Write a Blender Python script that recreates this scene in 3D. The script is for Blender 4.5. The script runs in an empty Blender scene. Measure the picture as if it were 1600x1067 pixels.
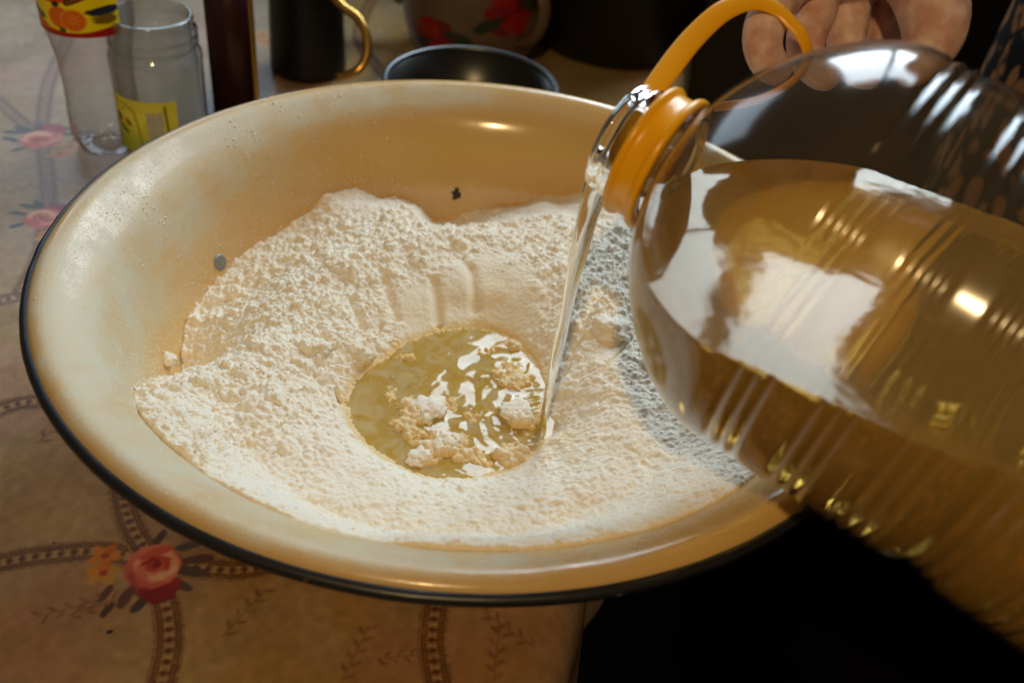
import bpy, bmesh, math, random
import numpy as np
from mathutils import Vector, Matrix

# ------------------------------------------------------------------ scene, camera, light
sc = bpy.context.scene
C = sc.collection
random.seed(7)
RIM = 0.12                                     # rim of the basin above the table top (table top is z = 0)

F_PX = 1600.0
CAM = np.array([0.0, -0.46995, 0.31783 + RIM])
RGT = np.array([0.99596781, 0.01235338, 0.08885676])
UPV = np.array([-0.07720684, 0.6224369, 0.77885262])
FWD = np.array([0.04568626, 0.78257248, -0.62088088])

def ray(px, py):
    return ((px - 800) / F_PX) * RGT - ((py - 533.5) / F_PX) * UPV + FWD
def at_depth(px, py, dep):
    return CAM + dep * ray(px, py)
def at_z(px, py, z):
    d = ray(px, py); return CAM + (z - CAM[2]) / d[2] * d

cd = bpy.data.cameras.new('camera')
cam = bpy.data.objects.new('camera', cd); C.objects.link(cam)
cam.matrix_world = Matrix(((RGT[0], UPV[0], -FWD[0], CAM[0]), (RGT[1], UPV[1], -FWD[1], CAM[1]),
                           (RGT[2], UPV[2], -FWD[2], CAM[2]), (0, 0, 0, 1)))
cd.sensor_width = 36; cd.lens = 36; cd.clip_start = 0.01; cd.clip_end = 50
cd.dof.use_dof = True; cd.dof.focus_distance = 0.53; cd.dof.aperture_fstop = 7.0
sc.camera = cam

w = bpy.data.worlds.new('World'); sc.world = w; w.use_nodes = True
bg = w.node_tree.nodes['Background']
bg.inputs['Color'].default_value = (1.0, 0.80, 0.60, 1); bg.inputs['Strength'].default_value = 0.055

def area(name, az, el, dist, sx, sy, power, col, target=(0, 0, 0.06), side=0.0, up=0.0):
    a = math.radians(az); e = math.radians(el)
    d = Vector((math.cos(a) * math.cos(e), math.sin(a) * math.cos(e), math.sin(e)))
    right = Vector((-math.sin(a), math.cos(a), 0)); upv = right.cross(d) * -1
    p = Vector(target) + d * dist + right * side + upv * up
    L = bpy.data.lights.new(name, 'AREA'); L.shape = 'RECTANGLE'; L.size = sx; L.size_y = sy
    L.energy = power; L.color = col
    o = bpy.data.objects.new(name, L); C.objects.link(o); o.location = p
    o.rotation_euler = d.to_track_quat('Z', 'Y').to_euler()
    return o
# the window: two panes side by side, high behind the basin to the right
area('window_pane_light', 67, 38, 1.9, 0.50, 1.05, 18.5, (0.72, 0.88, 1.0), side=0.28)
area('window_pane_light', 67, 38, 1.9, 0.50, 1.05, 18.5, (0.72, 0.88, 1.0), side=-0.28)
# a second, smaller window at the back left
area('side_window_light', 117, 23, 2.2, 0.9, 0.6, 5.0, (0.66, 0.84, 1.0))
# the bulb that hangs from the kitchen ceiling above the cook
L = bpy.data.lights.new('ceiling_bulb', 'POINT'); L.energy = 26; L.color = (1, 0.69, 0.32); L.shadow_soft_size = 0.03
o = bpy.data.objects.new('ceiling_bulb', L); C.objects.link(o); o.location = (-0.10, -1.04, 1.15)

sc.render.engine = 'CYCLES'
cy = sc.cycles
cy.use_denoising = True
try: cy.denoiser = 'OPENIMAGEDENOISE'
except Exception: pass
cy.max_bounces = 16; cy.transmission_bounces = 14; cy.transparent_max_bounces = 24; cy.diffuse_bounces = 5; cy.glossy_bounces = 6
cy.caustics_refractive = True; cy.caustics_reflective = False; cy.blur_glossy = 0.3
cy.sample_clamp_indirect = 6.0
sc.view_settings.view_transform = 'Standard'; sc.view_settings.look = 'None'
sc.view_settings.exposure = 0.0; sc.view_settings.gamma = 1.0

# ------------------------------------------------------------------ helpers
def label(o, text, cat, group=None):
    o['label'] = text; o['category'] = cat
    if group: o['group'] = group
    return o
def empty(name, loc, text=None, cat=None, group=None):
    o = bpy.data.objects.new(name, None); C.objects.link(o); o.location = loc
    o.empty_display_size = 0.02
    if text: label(o, text, cat, group)
    return o
def link(name, me, mat=None, parent=None, smooth=True):
    o = bpy.data.objects.new(name, me); C.objects.link(o)
    if mat: me.materials.append(mat)
    if smooth:
        me.polygons.foreach_set('use_smooth', [True] * len(me.polygons))
    if parent:
        o.parent = parent
        o.matrix_parent_inverse = Matrix.Translation(-Vector(parent.location))
    return o
def mesh_np(name, V, F):
    V = np.asarray(V, dtype=np.float32); F = np.asarray(F, dtype=np.int32)
    me = bpy.data.meshes.new(name); k = F.shape[1]
    me.vertices.add(len(V)); me.vertices.foreach_set('co', V.ravel())
    me.loops.add(F.size); me.loops.foreach_set('vertex_index', F.ravel())
    me.polygons.add(len(F)); me.polygons.foreach_set('loop_start', np.arange(0, F.size, k, dtype=np.int32))
    me.update(calc_edges=True); me.validate()
    return me
def bm_mesh(name, bm):
    me = bpy.data.meshes.new(name); bm.to_mesh(me); bm.free(); return me
def frame_of(axis):
    a = np.asarray(axis, float); a = a / np.linalg.norm(a)
    b = np.cross(a, [0, 0, 1.0])
    if np.linalg.norm(b) < 1e-6: b = np.array([1.0, 0, 0])
    b /= np.linalg.norm(b); c = np.cross(b, a)
    return a, b, c
def lathe(name, prof, n=96, origin=(0, 0, 0), axis=(0, 0, 1), closed=False, uv=False, wob=None):
    """revolve (radius, height) points about an axis"""
    prof = np.asarray(prof, float); m = len(prof)
    a, b, c = frame_of(axis)
    if abs(axis[2]) > 0.999 and axis[0] == 0: b = np.array([1.0, 0, 0]); c = np.array([0, 1.0, 0])
    th = np.linspace(0, 2 * np.pi, n, endpoint=False)
    R = prof[:, 0][:, None] * np.ones(n)[None]
    Z = prof[:, 1][:, None] * np.ones(n)[None]
    if wob is not None: R, Z = wob(R, Z, th[None, :])
    X = np.asarray(origin) + Z[..., None] * a + R[..., None] * (np.cos(th)[None, :, None] * b + np.sin(th)[None, :, None] * c)
    V = X.reshape(-1, 3)
    i = np.arange(m if closed else m - 1); j = np.arange(n)
    I, J = np.meshgrid(i, j, indexing='ij'); I2 = (I + 1) % m; J2 = (J + 1) % n
    F = np.stack([I * n + J, I * n + J2, I2 * n + J2, I2 * n + J], -1).reshape(-1, 4)
    me = mesh_np(name, V, F)
    if uv:
        l = np.concatenate([[0], np.cumsum(np.linalg.norm(np.diff(prof, axis=0), axis=1))]); l /= l[-1]
        u0 = J / n; u1 = (J + 1) / n
        UV = np.stack([np.stack([u0, l[I]], -1), np.stack([u1, l[I]], -1), np.stack([u1, l[I2]], -1), np.stack([u0, l[I2]], -1)], 2).reshape(-1, 2)
        lay = me.uv_layers.new(name='UVMap'); lay.data.foreach_set('uv', UV.astype(np.float32).ravel())
    return me
def catmull(P, n=8):
    P = np.asarray(P, float); Q = np.vstack([2 * P[0] - P[1], P, 2 * P[-1] - P[-2]]); out = []
    for i in range(1, len(Q) - 2):
        for t in np.linspace(0, 1, n, endpoint=False):
            p0, p1, p2, p3 = Q[i - 1:i + 3]
            out.append(.5 * (2 * p1 + (p2 - p0) * t + (2 * p0 - 5 * p1 + 4 * p2 - p3) * t * t + (3 * p1 - p0 - 3 * p2 + p3) * t ** 3))
    out.append(P[-1]); return np.array(out)
def sweep(name, path, rx, ry, n=16, twist=None, up=(0, 0, 1)):
    """tube of elliptical section (rx across, ry thick) along a path"""
    P = np.asarray(path, float); m = len(P); rx = np.broadcast_to(rx, m); ry = np.broadcast_to(ry, m)
    T = np.gradient(P, axis=0); T /= np.linalg.norm(T, axis=1)[:, None]
    th = np.linspace(0, 2 * np.pi, n, endpoint=False); V = []
    nrm = np.asarray(up, float)
    for k in range(m):
        nrm = nrm - T[k] * (nrm @ T[k]); nrm /= np.linalg.norm(nrm)
        bi = np.cross(T[k], nrm)
        if twist is not None:
            a = twist[k]; e1 = bi * math.cos(a) + nrm * math.sin(a); e2 = -bi * math.sin(a) + nrm * math.cos(a)
        else: e1, e2 = bi, nrm
        V.append(P[k] + rx[k] * np.cos(th)[:, None] * e1 + ry[k] * np.sin(th)[:, None] * e2)
    V = np.vstack(V + [P[:1], P[-1:]])
    F = []
    for k in range(m - 1):
        for j in range(n):
            F.append((k * n + j, k * n + (j + 1) % n, (k + 1) * n + (j + 1) % n, (k + 1) * n + j))
    me = bpy.data.meshes.new(name)
    caps = [((j + 1) % n, j, m * n) for j in range(n)] + [((m - 1) * n + j, (m - 1) * n + (j + 1) % n, m * n + 1) for j in range(n)]
    me.from_pydata(V.tolist(), [], F + caps); me.update(); return me

# value noise and cell noise on numpy arrays
def _h(ix, iy, s):
    n = (ix.astype(np.int64) * 374761393 + iy.astype(np.int64) * 668265263 + s * 974711) & 0x7fffffff
    n = (n ^ (n >> 13)) * 1274126177 & 0x7fffffff
    n = (n ^ (n >> 16)) * 1911520717 & 0x7fffffff
    return ((n ^ (n >> 11)) & 0xffffff) / float(0xffffff)
def vnoise(x, y, s=0):
    ix = np.floor(x); iy = np.floor(y); fx = x - ix; fy = y - iy
    fx = fx * fx * fx * (fx * (fx * 6 - 15) + 10); fy = fy * fy * fy * (fy * (fy * 6 - 15) + 10)
    a = _h(ix, iy, s); b = _h(ix + 1, iy, s); c = _h(ix, iy + 1, s); d = _h(ix + 1, iy + 1, s)
    return (a + (b - a) * fx) * (1 - fy) + (c + (d - c) * fx) * fy
def fbm(x, y, o=4, s=0):
    t = np.zeros_like(x); a = .5; n = 0
    for k in range(o):
        t += a * vnoise(x * 2 ** k + 17.3 * k, y * 2 ** k - 9.1 * k, s + k); n += a; a *= .5
    return t / n
def pellets(x, y, s=0, rmin=.35, rmax=.75, keep=1.0):
    """height of round grains scattered one per cell (cell size 1)"""
    ix = np.floor(x); iy = np.floor(y); H = np.zeros_like(x)
    for dx in (-1, 0, 1):
        for dy in (-1, 0, 1):
            cx = ix + dx; cyy = iy + dy
            px = cx + .15 + .7 * _h(cx, cyy, s); py = cyy + .15 + .7 * _h(cx, cyy, s + 1)
            r = rmin + (rmax - rmin) * _h(cx, cyy, s + 2) ** 1.6
            ex = .75 + .5 * _h(cx, cyy, s + 4)
            d2 = ((x - px) * ex) ** 2 + ((y - py) / ex) ** 2
            hh = np.sqrt(np.maximum(0, r * r - d2)) * (_h(cx, cyy, s + 3) < keep)
            H = np.maximum(H, hh)
    return H
def sstep(a, b, x):
    t = np.clip((x - a) / (b - a), 0, 1); return t * t * (3 - 2 * t)

# ------------------------------------------------------------------ materials
def new_mat(name):
    m = bpy.data.materials.new(name); m.use_nodes = True
    nt = m.node_tree; b = nt.nodes['Principled BSDF']; return m, nt, b
def plain(name, col, rough=0.5, metal=0.0, spec=0.5, var=0.0, scale=60, bump=0.0, coat=0.0):
    m, nt, b = new_mat(name)
    b.inputs['Base Color'].default_value = (*col, 1); b.inputs['Roughness'].default_value = rough
    b.inputs['Metallic'].default_value = metal; b.inputs['Specular IOR Level'].default_value = spec
    b.inputs['Coat Weight'].default_value = coat
    if var or bump:
        tc = nt.nodes.new('ShaderNodeTexCoord'); no = nt.nodes.new('ShaderNodeTexNoise')
        no.inputs['Scale'].default_value = scale; no.inputs['Detail'].default_value = 6
        nt.links.new(tc.outputs['Object'], no.inputs['Vector'])
        if var:
            mx = nt.nodes.new('ShaderNodeMix'); mx.data_type = 'RGBA'
            mx.inputs['A'].default_value = (*[c * (1 - var) for c in col], 1); mx.inputs['B'].default_value = (*[min(1, c * (1 + var)) for c in col], 1)
            nt.links.new(no.outputs['Fac'], mx.inputs['Factor']); nt.links.new(mx.outputs['Result'], b.inputs['Base Color'])
        if bump:
            bp = nt.nodes.new('ShaderNodeBump'); bp.inputs['Strength'].default_value = bump; bp.inputs['Distance'].default_value = .001
            nt.links.new(no.outputs['Fac'], bp.inputs['Height']); nt.links.new(bp.outputs['Normal'], b.inputs['Normal'])
    return m
def glass(name, col, rough=0.0, ior=1.47, absorb=None, dens=0):
    m, nt, b = new_mat(name)
    b.inputs['Base Color'].default_value = (*col, 1); b.inputs['Transmission Weight'].default_value = 1
    b.inputs['Roughness'].default_value = rough; b.inputs['IOR'].default_value = ior
    if absorb:
        v = nt.nodes.new('ShaderNodeVolumeAbsorption'); v.inputs['Color'].default_value = (*absorb, 1); v.inputs['Density'].default_value = dens
        nt.links.new(v.outputs[0], nt.nodes['Material Output'].inputs['Volume'])
    return m
def thin_clear(name, face=(.96, .95, .92), edge=(.62, .58, .5), rough=.03, gain=1.0, haze=0.0, hcol=(.75, .68, .5)):
    """thin clear plastic or glass wall: fresnel reflection over tinted see-through"""
    m = bpy.data.materials.new(name); m.use_nodes = True; nt = m.node_tree
    for n in list(nt.nodes):
        if n.type == 'BSDF_PRINCIPLED': nt.nodes.remove(n)
    out = nt.nodes['Material Output']
    lw = nt.nodes.new('ShaderNodeLayerWeight'); lw.inputs['Blend'].default_value = .22
    cm = nt.nodes.new('ShaderNodeMix'); cm.data_type = 'RGBA'; cm.inputs['A'].default_value = (*face, 1); cm.inputs['B'].default_value = (*edge, 1)
    nt.links.new(lw.outputs['Facing'], cm.inputs['Factor'])
    tr = nt.nodes.new('ShaderNodeBsdfTransparent'); nt.links.new(cm.outputs['Result'], tr.inputs['Color'])
    gl = nt.nodes.new('ShaderNodeBsdfGlossy'); gl.inputs['Roughness'].default_value = rough
    lf = nt.nodes.new('ShaderNodeLayerWeight'); lf.inputs['Blend'].default_value = .5
    pw = nt.nodes.new('ShaderNodeMath'); pw.operation = 'POWER'; pw.inputs[1].default_value = 5; nt.links.new(lf.outputs['Facing'], pw.inputs[0])
    mu = nt.nodes.new('ShaderNodeMath'); mu.operation = 'MULTIPLY_ADD'; mu.inputs[1].default_value = .85 * gain; mu.inputs[2].default_value = .045 * gain; mu.use_clamp = True
    nt.links.new(pw.outputs[0], mu.inputs[0])
    mx = nt.nodes.new('ShaderNodeMixShader'); nt.links.new(mu.outputs[0], mx.inputs['Fac'])
    df = nt.nodes.new('ShaderNodeBsdfDiffuse'); df.inputs['Color'].default_value = (*hcol, 1)
    hz = nt.nodes.new('ShaderNodeMixShader'); hz.inputs['Fac'].default_value = haze; nt.links.new(tr.outputs[0], hz.inputs[1]); nt.links.new(df.outputs[0], hz.inputs[2])
    nt.links.new(hz.outputs[0], mx.inputs[1]); nt.links.new(gl.outputs[0], mx.inputs[2]); nt.links.new(mx.outputs[0], out.inputs['Surface'])
    return m
def image_mat(name, arr, rough=0.4, uvname=None, coord='UV', mapping=None, spec=.5, bump=0):
    h, wd = arr.shape[:2]
    im = bpy.data.images.new(name, wd, h, alpha=True)
    px = np.ones((h, wd, 4), np.float32); px[..., :3] = np.clip(arr, 0, 1); im.pixels.foreach_set(px.ravel()); im.update()
    m, nt, b = new_mat(name); b.inputs['Roughness'].default_value = rough; b.inputs['Specular IOR Level'].default_value = spec
    t = nt.nodes.new('ShaderNodeTexImage'); t.image = im; t.interpolation = 'Cubic'
    tc = nt.nodes.new('ShaderNodeTexCoord'); nt.links.new(tc.outputs[coord], t.inputs['Vector'])
    nt.links.new(t.outputs['Color'], b.inputs['Base Color'])
    if bump:
        no = nt.nodes.new('ShaderNodeTexNoise'); no.inputs['Scale'].default_value = 900
        nt.links.new(tc.outputs['Object'], no.inputs['Vector'])
        bp = nt.nodes.new('ShaderNodeBump'); bp.inputs['Strength'].default_value = bump; bp.inputs['Distance'].default_value = .0005
        nt.links.new(no.outputs['Fac'], bp.inputs['Height']); nt.links.new(bp.outputs['Normal'], b.inputs['Normal'])
    return m

# ------------------------------------------------------------------ the setting: floor, and an unseen low wall added for its shade
def quad(name, pts, mat, kind='structure'):
    me = bpy.data.meshes.new(name); me.from_pydata([tuple(p) for p in pts], [], [tuple(range(len(pts)))]); me.update()
    o = link(name, me, mat, smooth=False); o['kind'] = kind; return o
m_floor = plain('dark floor boards', (.004, .003, .0025), 1, spec=0.0, var=.4, scale=9)
quad('floor', [(-3, -3, -.75), (3, -3, -.75), (3, 3, -.75), (-3, 3, -.75)], m_floor)
m_shade_wall = plain('dark brown wall paint', (.030, .022, .016), .85, var=.45, scale=5)
bmw = bmesh.new()  # low wall out of view, added to shade the cloth behind the basin
wa = [(-.25, .86), (3, .86), (3, 1.16), (-.25, 1.16)]; lo = [bmw.verts.new((x, y, -.75)) for x, y in wa]; hi = [bmw.verts.new((x, y, .33)) for x, y in wa]
bmw.faces.new(hi); [bmw.faces.new((lo[i_], lo[(i_ + 1) % 4], hi[(i_ + 1) % 4], hi[i_])) for i_ in range(4)]
mew = bpy.data.meshes.new('wall'); bmw.to_mesh(mew); bmw.free(); shade_wall = link('wall', mew, m_shade_wall, smooth=False); shade_wall['kind'] = 'structure'

# ------------------------------------------------------------------ painted print of the tablecloth
TX0, TY0, TS, TN = -0.85, -0.42, 1.25, 2400
class Canvas:
    def __init__(s, w, h, x0, y0, size_x, size_y, base):
        s.w, s.h, s.x0, s.y0, s.sx, s.sy = w, h, x0, y0, size_x, size_y
        s.a = np.empty((h, w, 3), np.float32); s.a[:] = base
    def ell(s, cx, cy, rx, ry, rot, col, op=1.0, soft=.25, rag=.0, seed=0):
        R = max(rx, ry) * 1.4
        i0 = max(0, int((cx - R - s.x0) / s.sx * s.w)); i1 = min(s.w, int((cx + R - s.x0) / s.sx * s.w) + 2)
        j0 = max(0, int((cy - R - s.y0) / s.sy * s.h)); j1 = min(s.h, int((cy + R - s.y0) / s.sy * s.h) + 2)
        if i1 <= i0 or j1 <= j0: return
        X, Y = np.meshgrid(s.x0 + (np.arange(i0, i1) + .5) / s.w * s.sx, s.y0 + (np.arange(j0, j1) + .5) / s.h * s.sy)
        c, n = math.cos(rot), math.sin(rot)
        u = ((X - cx) * c + (Y - cy) * n) / rx; v = (-(X - cx) * n + (Y - cy) * c) / ry
        d = np.sqrt(u * u + v * v)
        if rag: d = d + rag * (fbm(u * 2.2 + seed * 7.7, v * 2.2 - seed * 3.1, 3, seed) - .5) * 2
        m = (sstep(1 + soft / 2, 1 - soft / 2, d) * op)[..., None]
        s.a[j0:j1, i0:i1] = s.a[j0:j1, i0:i1] * (1 - m) + np.asarray(col, np.float32) * m
    def pts(s, X, Y, col, op):
        i = ((X - s.x0) / s.sx * s.w).astype(int); j = ((Y - s.y0) / s.sy * s.h).astype(int)
        k = (i >= 0) & (i < s.w) & (j >= 0) & (j < s.h); i, j = i[k], j[k]
        op = np.asarray(op)[k][:, None]
        s.a[j, i] = s.a[j, i] * (1 - op) + np.asarray(col, np.float32) * op
def ribbon(cv, P, w=.0072):
    Q = catmull(P, 60); seg = np.linalg.norm(np.diff(Q, axis=0), axis=1); S = np.concatenate([[0], np.cumsum(seg)])
    s = np.arange(0, S[-1], .00022); x = np.interp(s, S, Q[:, 0]); y = np.interp(s, S, Q[:, 1])
    tx = np.gradient(x); ty = np.gradient(y); l = np.hypot(tx, ty); tx /= l; ty /= l
    o = np.arange(-w, w, .00022); SS, O = np.meshgrid(s, o, indexing='ij'); X = x[:, None] - ty[:, None] * O; Y = y[:, None] + tx[:, None] * O
    u = np.abs(O) / w
    def put(mask, col, op): cv.pts(X[mask], Y[mask], col, np.full(mask.sum(), op, np.float32))
    put(u < .99, (.56, .42, .27), .45)
    dot = (SS % .0016) < .0008
    put((u > .86) & dot, (.33, .2, .1), .85); put((u > .86) & ~dot, (.8, .7, .55), .45)
    put((u > .66) & (u < .75), (.30, .17, .08), .8)
    put((u > .40) & (u < .53) & ((SS % .0022) < .0014), (.28, .15, .08), .8)
    z = (SS % .0062) / .0062
    put((u < .30) & (np.abs(z - .5) < .10), (.30, .17, .08), .7)
    put((u < .13) & (np.abs(z - .5) < .25), (.30, .17, .08), .55)
    put((u < .3) & (np.abs(z) < .09), (.8, .68, .5), .5)
def rose(cv, cx, cy, R, rot, seed, pinkness=1.0):
    rd = random.Random(seed)
    def at(a, r): return cx + math.cos(a + rot) * r * R, cy + math.sin(a + rot) * r * R
    leafc = [(.25, .17, .15), (.33, .22, .2), (.22, .2, .17), (.3, .25, .22)]
    for a, r, l in ((-.5, 1.35, .62), (-.15, 1.55, .55), (.35, 1.4, .5), (3.9, 1.35, .55), (4.3, 1.5, .5), (1.2, 1.3, .42), (5.3, 1.3, .5), (3.5, 1.75, .4), (3.8, 2.1, .35)):
        x, y = at(a, r); cv.ell(x, y, R * l, R * l * .36, a + rot + rd.uniform(-.5, .5), rd.choice(leafc), .9, .2, .25, seed + int(a * 10))
    for a, r in ((2.5, 1.75), (2.95, 1.6)):                                        # yellow side blossoms
        bx, by = at(a, r)
        for k in range(5):
            t = k * 1.257 + a; cv.ell(bx + math.cos(t) * R * .28, by + math.sin(t) * R * .28, R * .30, R * .2, t, rd.choice([(.78, .5, .12), (.72, .55, .2), (.75, .42, .1)]), .9, .3, .2, seed + k)
        cv.ell(bx, by, R * .14, R * .12, 0, (.62, .2, .12), .9, .3)
    for a, r in ((4.55, 1.0), (4.95, 1.05), (4.75, 1.25)):                          # dark red blossom below
        bx, by = at(a, r); cv.ell(bx, by, R * .55, R * .36, a + rot + 1.5, rd.choice([(.5, .08, .04), (.42, .06, .05), (.58, .14, .07)]), .92, .2, .25, seed + 40)
    for k in range(7):                                                              # outer petals
        t = k * .9 + .3; x, y = at(t, .55); cv.ell(x, y, R * .55, R * .42, t + rot + 1.57, rd.choice([(.74, .36, .3), (.8, .45, .36), (.66, .27, .22)]), .95, .15, .18, seed + k)
    cv.ell(*at(0.2, .15), R * .78, R * .66, rot, (.84, .6, .48), .95, .2, .1, seed + 3)
    cv.ell(*at(3.4, .35), R * .55, R * .25, rot + 1.2, (.76, .4, .33), .8, .4, .2, seed + 4)
    cv.ell(*at(5.3, .55), R * .5, R * .2, rot + .3, (.85, .66, .52), .8, .3, .2, seed + 5)
    cv.ell(*at(1.2, .62), R * .6, R * .2, rot + .1, (.72, .28, .22), .85, .3, .2, seed + 6)
    cv.ell(*at(.2, .18), R * .44, R * .38, rot, (.68, .24, .17), .95, .25, .2, seed + 7)
    for k in range(6):
        t = k * 1.05; x, y = at(t, .3); cv.ell(x, y, R * .22, R * .07, t + rot + 1.3, rd.choice([(.84, .52, .4), (.55, .12, .08), (.8, .42, .3)]), .85, .3, .2, seed + k)
    cv.ell(*at(.2, .16), R * .17, R * .13, rot, (.5, .12, .05), .9, .3, .2, seed + 9)
def sprig(cv, cx, cy, L, rot, seed, col=(.42, .28, .2)):
    rd = random.Random(seed)
    for k in range(9):
        t = k / 8.0; x = cx + math.cos(rot) * L * t; y = cy + math.sin(rot) * L * t
        cv.ell(x, y, L * .09, L * .012, rot, col, .6, .4)
        s = 1 if k % 2 else -1
        cv.ell(x + math.cos(rot + s) * L * .1, y + math.sin(rot + s) * L * .1, L * .09, L * .035, rot + s * .8, col, rd.uniform(.35, .7), .4, .4, seed + k)
cv = Canvas(TN, TN, TX0, TY0, TS, TS, (.63, .52, .375))
gx, gy = np.meshgrid(TX0 + np.arange(TN) / TN * TS, TY0 + np.arange(TN) / TN * TS); gx = gx.astype(np.float32); gy = gy.astype(np.float32)
n1 = fbm(gx * 9, gy * 9, 4, 3)[..., None]; n2 = fbm(gx * 30, gy * 30, 4, 9)[..., None]; n3 = fbm(gx * 220, gy * 220, 2, 21)[..., None]
cv.a = cv.a + (n1 - .5) * np.array([.14, .16, .10]) + (n2 - .5) * np.array([.13, .12, .14]) + (n3 - .5) * .05
yl = sstep(.52, .68, fbm(gx * 14 + 3, gy * 14, 4, 31))[..., None]; cv.a = cv.a * (1 - .35 * yl) + np.array([.66, .50, .20]) * .35 * yl
pk = sstep(.55, .7, fbm(gx * 11 + 8, gy * 11, 4, 51))[..., None]; cv.a = cv.a * (1 - .3 * pk) + np.array([.68, .44, .36]) * .3 * pk
cv.a = cv.a * .96
def T(px, py): p = at_z(px, py, 0.0); return (p[0], p[1])
for R_ in ([(-60, 900), (0, 880), (70, 868), (160, 862), (230, 880)], [(185, 700), (190, 775), (205, 825), (240, 880)],
           [(240, 880), (310, 888), (380, 890), (470, 868), (560, 840)], [(235, 890), (258, 950), (262, 1010), (250, 1067), (240, 1130)],
           [(688, 900), (674, 985), (676, 1030), (690, 1100)], [(-80, 680), (0, 640), (60, 628), (150, 640)],
           [(-50, 135), (-10, 155), (25, 185), (62, 215)], [(120, 20), (100, 72), (75, 130), (65, 190), (64, 215)],
           [(64, 215), (72, 270), (74, 310), (72, 335)], [(-60, 480), (0, 470), (30, 462), (90, 440)], [(72, 335), (60, 400), (30, 462)], [(600, 120), (560, 60), (580, 0), (620, -60)]):
    ribbon(cv, [T(*p) for p in R_])
rose(cv, *T(236, 886), .0150, .45, 11); rose(cv, *T(64, 218), .0175, 3.0, 23); rose(cv, *T(68, 342), .0150, 2.6, 37)
rose(cv, *T(470, 60), .022, .7, 41)
for (px, py, L_, r_, sd) in ((535, 1060, .03, 1.3, 1), (590, 1030, .025, .2, 2), (770, 1060, .03, 1.5, 3), (160, 935, .03, 3.6, 4), (30, 545, .03, .8, 5), (60, 690, .035, 1.2, 6), (20, 80, .05, 1.2, 7), (55, 30, .05, 2.2, 8),
                             (10, 300, .04, .6, 9), (110, 960, .03, .5, 10), (350, 990, .03, 1.1, 12), (150, 660, .03, .3, 13), (830, 1010, .03, 2.5, 14)):
    sprig(cv, *T(px, py), L_, r_, sd)
cv.ell(*T(169, 988), .0016, .0009, .4, (.1, .06, .04), 1, .2, .3, 5); cv.ell(*T(82, 849), .0007, .0006, .4, (.12, .07, .05), 1, .2, .3, 6)
for _k in range(2):
    cv.a = (cv.a + np.roll(cv.a, 1, 0) + np.roll(cv.a, 1, 1) + np.roll(cv.a, (1, 1), (0, 1))) / 4
cv.a = cv.a * (1 + (n3 - .5) * .10)
m_cloth = image_mat('printed oilcloth', cv.a, .34, spec=.5, bump=.25)
nt = m_cloth.node_tree; b = nt.nodes['Principled BSDF']; tc = nt.nodes.new('ShaderNodeTexCoord'); no = nt.nodes.new('ShaderNodeTexNoise'); no.inputs['Scale'].default_value = 11; no.inputs['Detail'].default_value = 2
b2 = nt.nodes.new('ShaderNodeBump'); b2.inputs['Strength'].default_value = .5; b2.inputs['Distance'].default_value = .006; nt.links.new(tc.outputs['Object'], no.inputs['Vector']); nt.links.new(no.outputs['Fac'], b2.inputs['Height'])
b1 = [n_ for n_ in nt.nodes if n_.type == 'BUMP' and n_ != b2][0]; nt.links.new(b2.outputs['Normal'], b1.inputs['Normal'])

# table and its cloth.  the right edge runs from EA to EB
EA = np.array([.040, -.30]); EB = np.array([.240, .70]); ed = (EB - EA) / np.linalg.norm(EB - EA); en = np.array([ed[1], -ed[0]])
YB = .80
def edge_x(y): return EA[0] + (EB[0] - EA[0]) * (y - EA[1]) / (EB[1] - EA[1])
m_wood = plain('table wood', (.09, .05, .028), .5, var=.4, scale=14)
table = empty('table', (-.3, .2, -.75), 'wooden table under the flowered oilcloth', 'table')
def prism(pts, z0, z1):
    bm = bmesh.new(); a = [bm.verts.new((x, y, z0)) for x, y in pts]; b = [bm.verts.new((x, y, z1)) for x, y in pts]; n = len(pts)
    bm.faces.new(a[::-1]); bm.faces.new(b)
    for i in range(n): bm.faces.new((a[i], a[(i + 1) % n], b[(i + 1) % n], b[i]))
    bmesh.ops.recalc_face_normals(bm, faces=bm.faces[:]); return bm
YF = -.40
link('tabletop', bm_mesh('tabletop', prism([(-.84, YF), (edge_x(YF) - .020, YF), (edge_x(YB) - .020, YB), (-.84, YB)], -.032, -.003)), m_wood, table, False)
for lx, ly in ((-.80, YF + .05), (edge_x(YF) - .07, YF + .05), (edge_x(YB) - .07, YB - .05), (-.80, YB - .05)):
    link('leg', bm_mesh('leg', prism([(lx - .022, ly - .022), (lx + .022, ly - .022), (lx + .022, ly + .022), (lx - .022, ly + .022)], -.75, -.034)), m_wood, table, False)
nu, nv = 150, 160
V = []; UV = []
for j in range(nv + 1):
    y = YF + (YB - YF) * j / nv
    for i in range(nu + 1):
        t = i / nu
        if t < .8:
            tt = t / .8; x = -.845 + (edge_x(y) - .022 + .845) * tt; z = 0.0; d = x
            z = .0012 * (fbm(np.array([x * 9.0]), np.array([y * 9.0]), 2, 5)[0] - .5) * (1 - sstep(-.30, -.18, -abs(x) - abs(y))) * 0
            V.append((x, y, z)); UV.append(((x - TX0) / TS, (y - TY0) / TS))
        else:
            s = (t - .8) / .2 * .22; r = .022; x0 = edge_x(y) - r
            if s < r * 1.57: a = s / r; x = x0 + r * math.sin(a); z = -r + r * math.cos(a)
            else:
                z = -r - (s - r * 1.57); x = x0 + r + .012 * (-z) / .2 * math.sin(y * 38) + .05 * (-z - .02) * max(0, math.sin(y * 19 + 1)) * .6
            V.append((x, y, z)); UV.append(((x0 + s - TX0) / TS, (y - TY0) / TS))
Fq = [(j * (nu + 1) + i, j * (nu + 1) + i + 1, (j + 1) * (nu + 1) + i + 1, (j + 1) * (nu + 1) + i) for j in range(nv) for i in range(nu)]
me = mesh_np('tablecloth', V, Fq)
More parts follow.
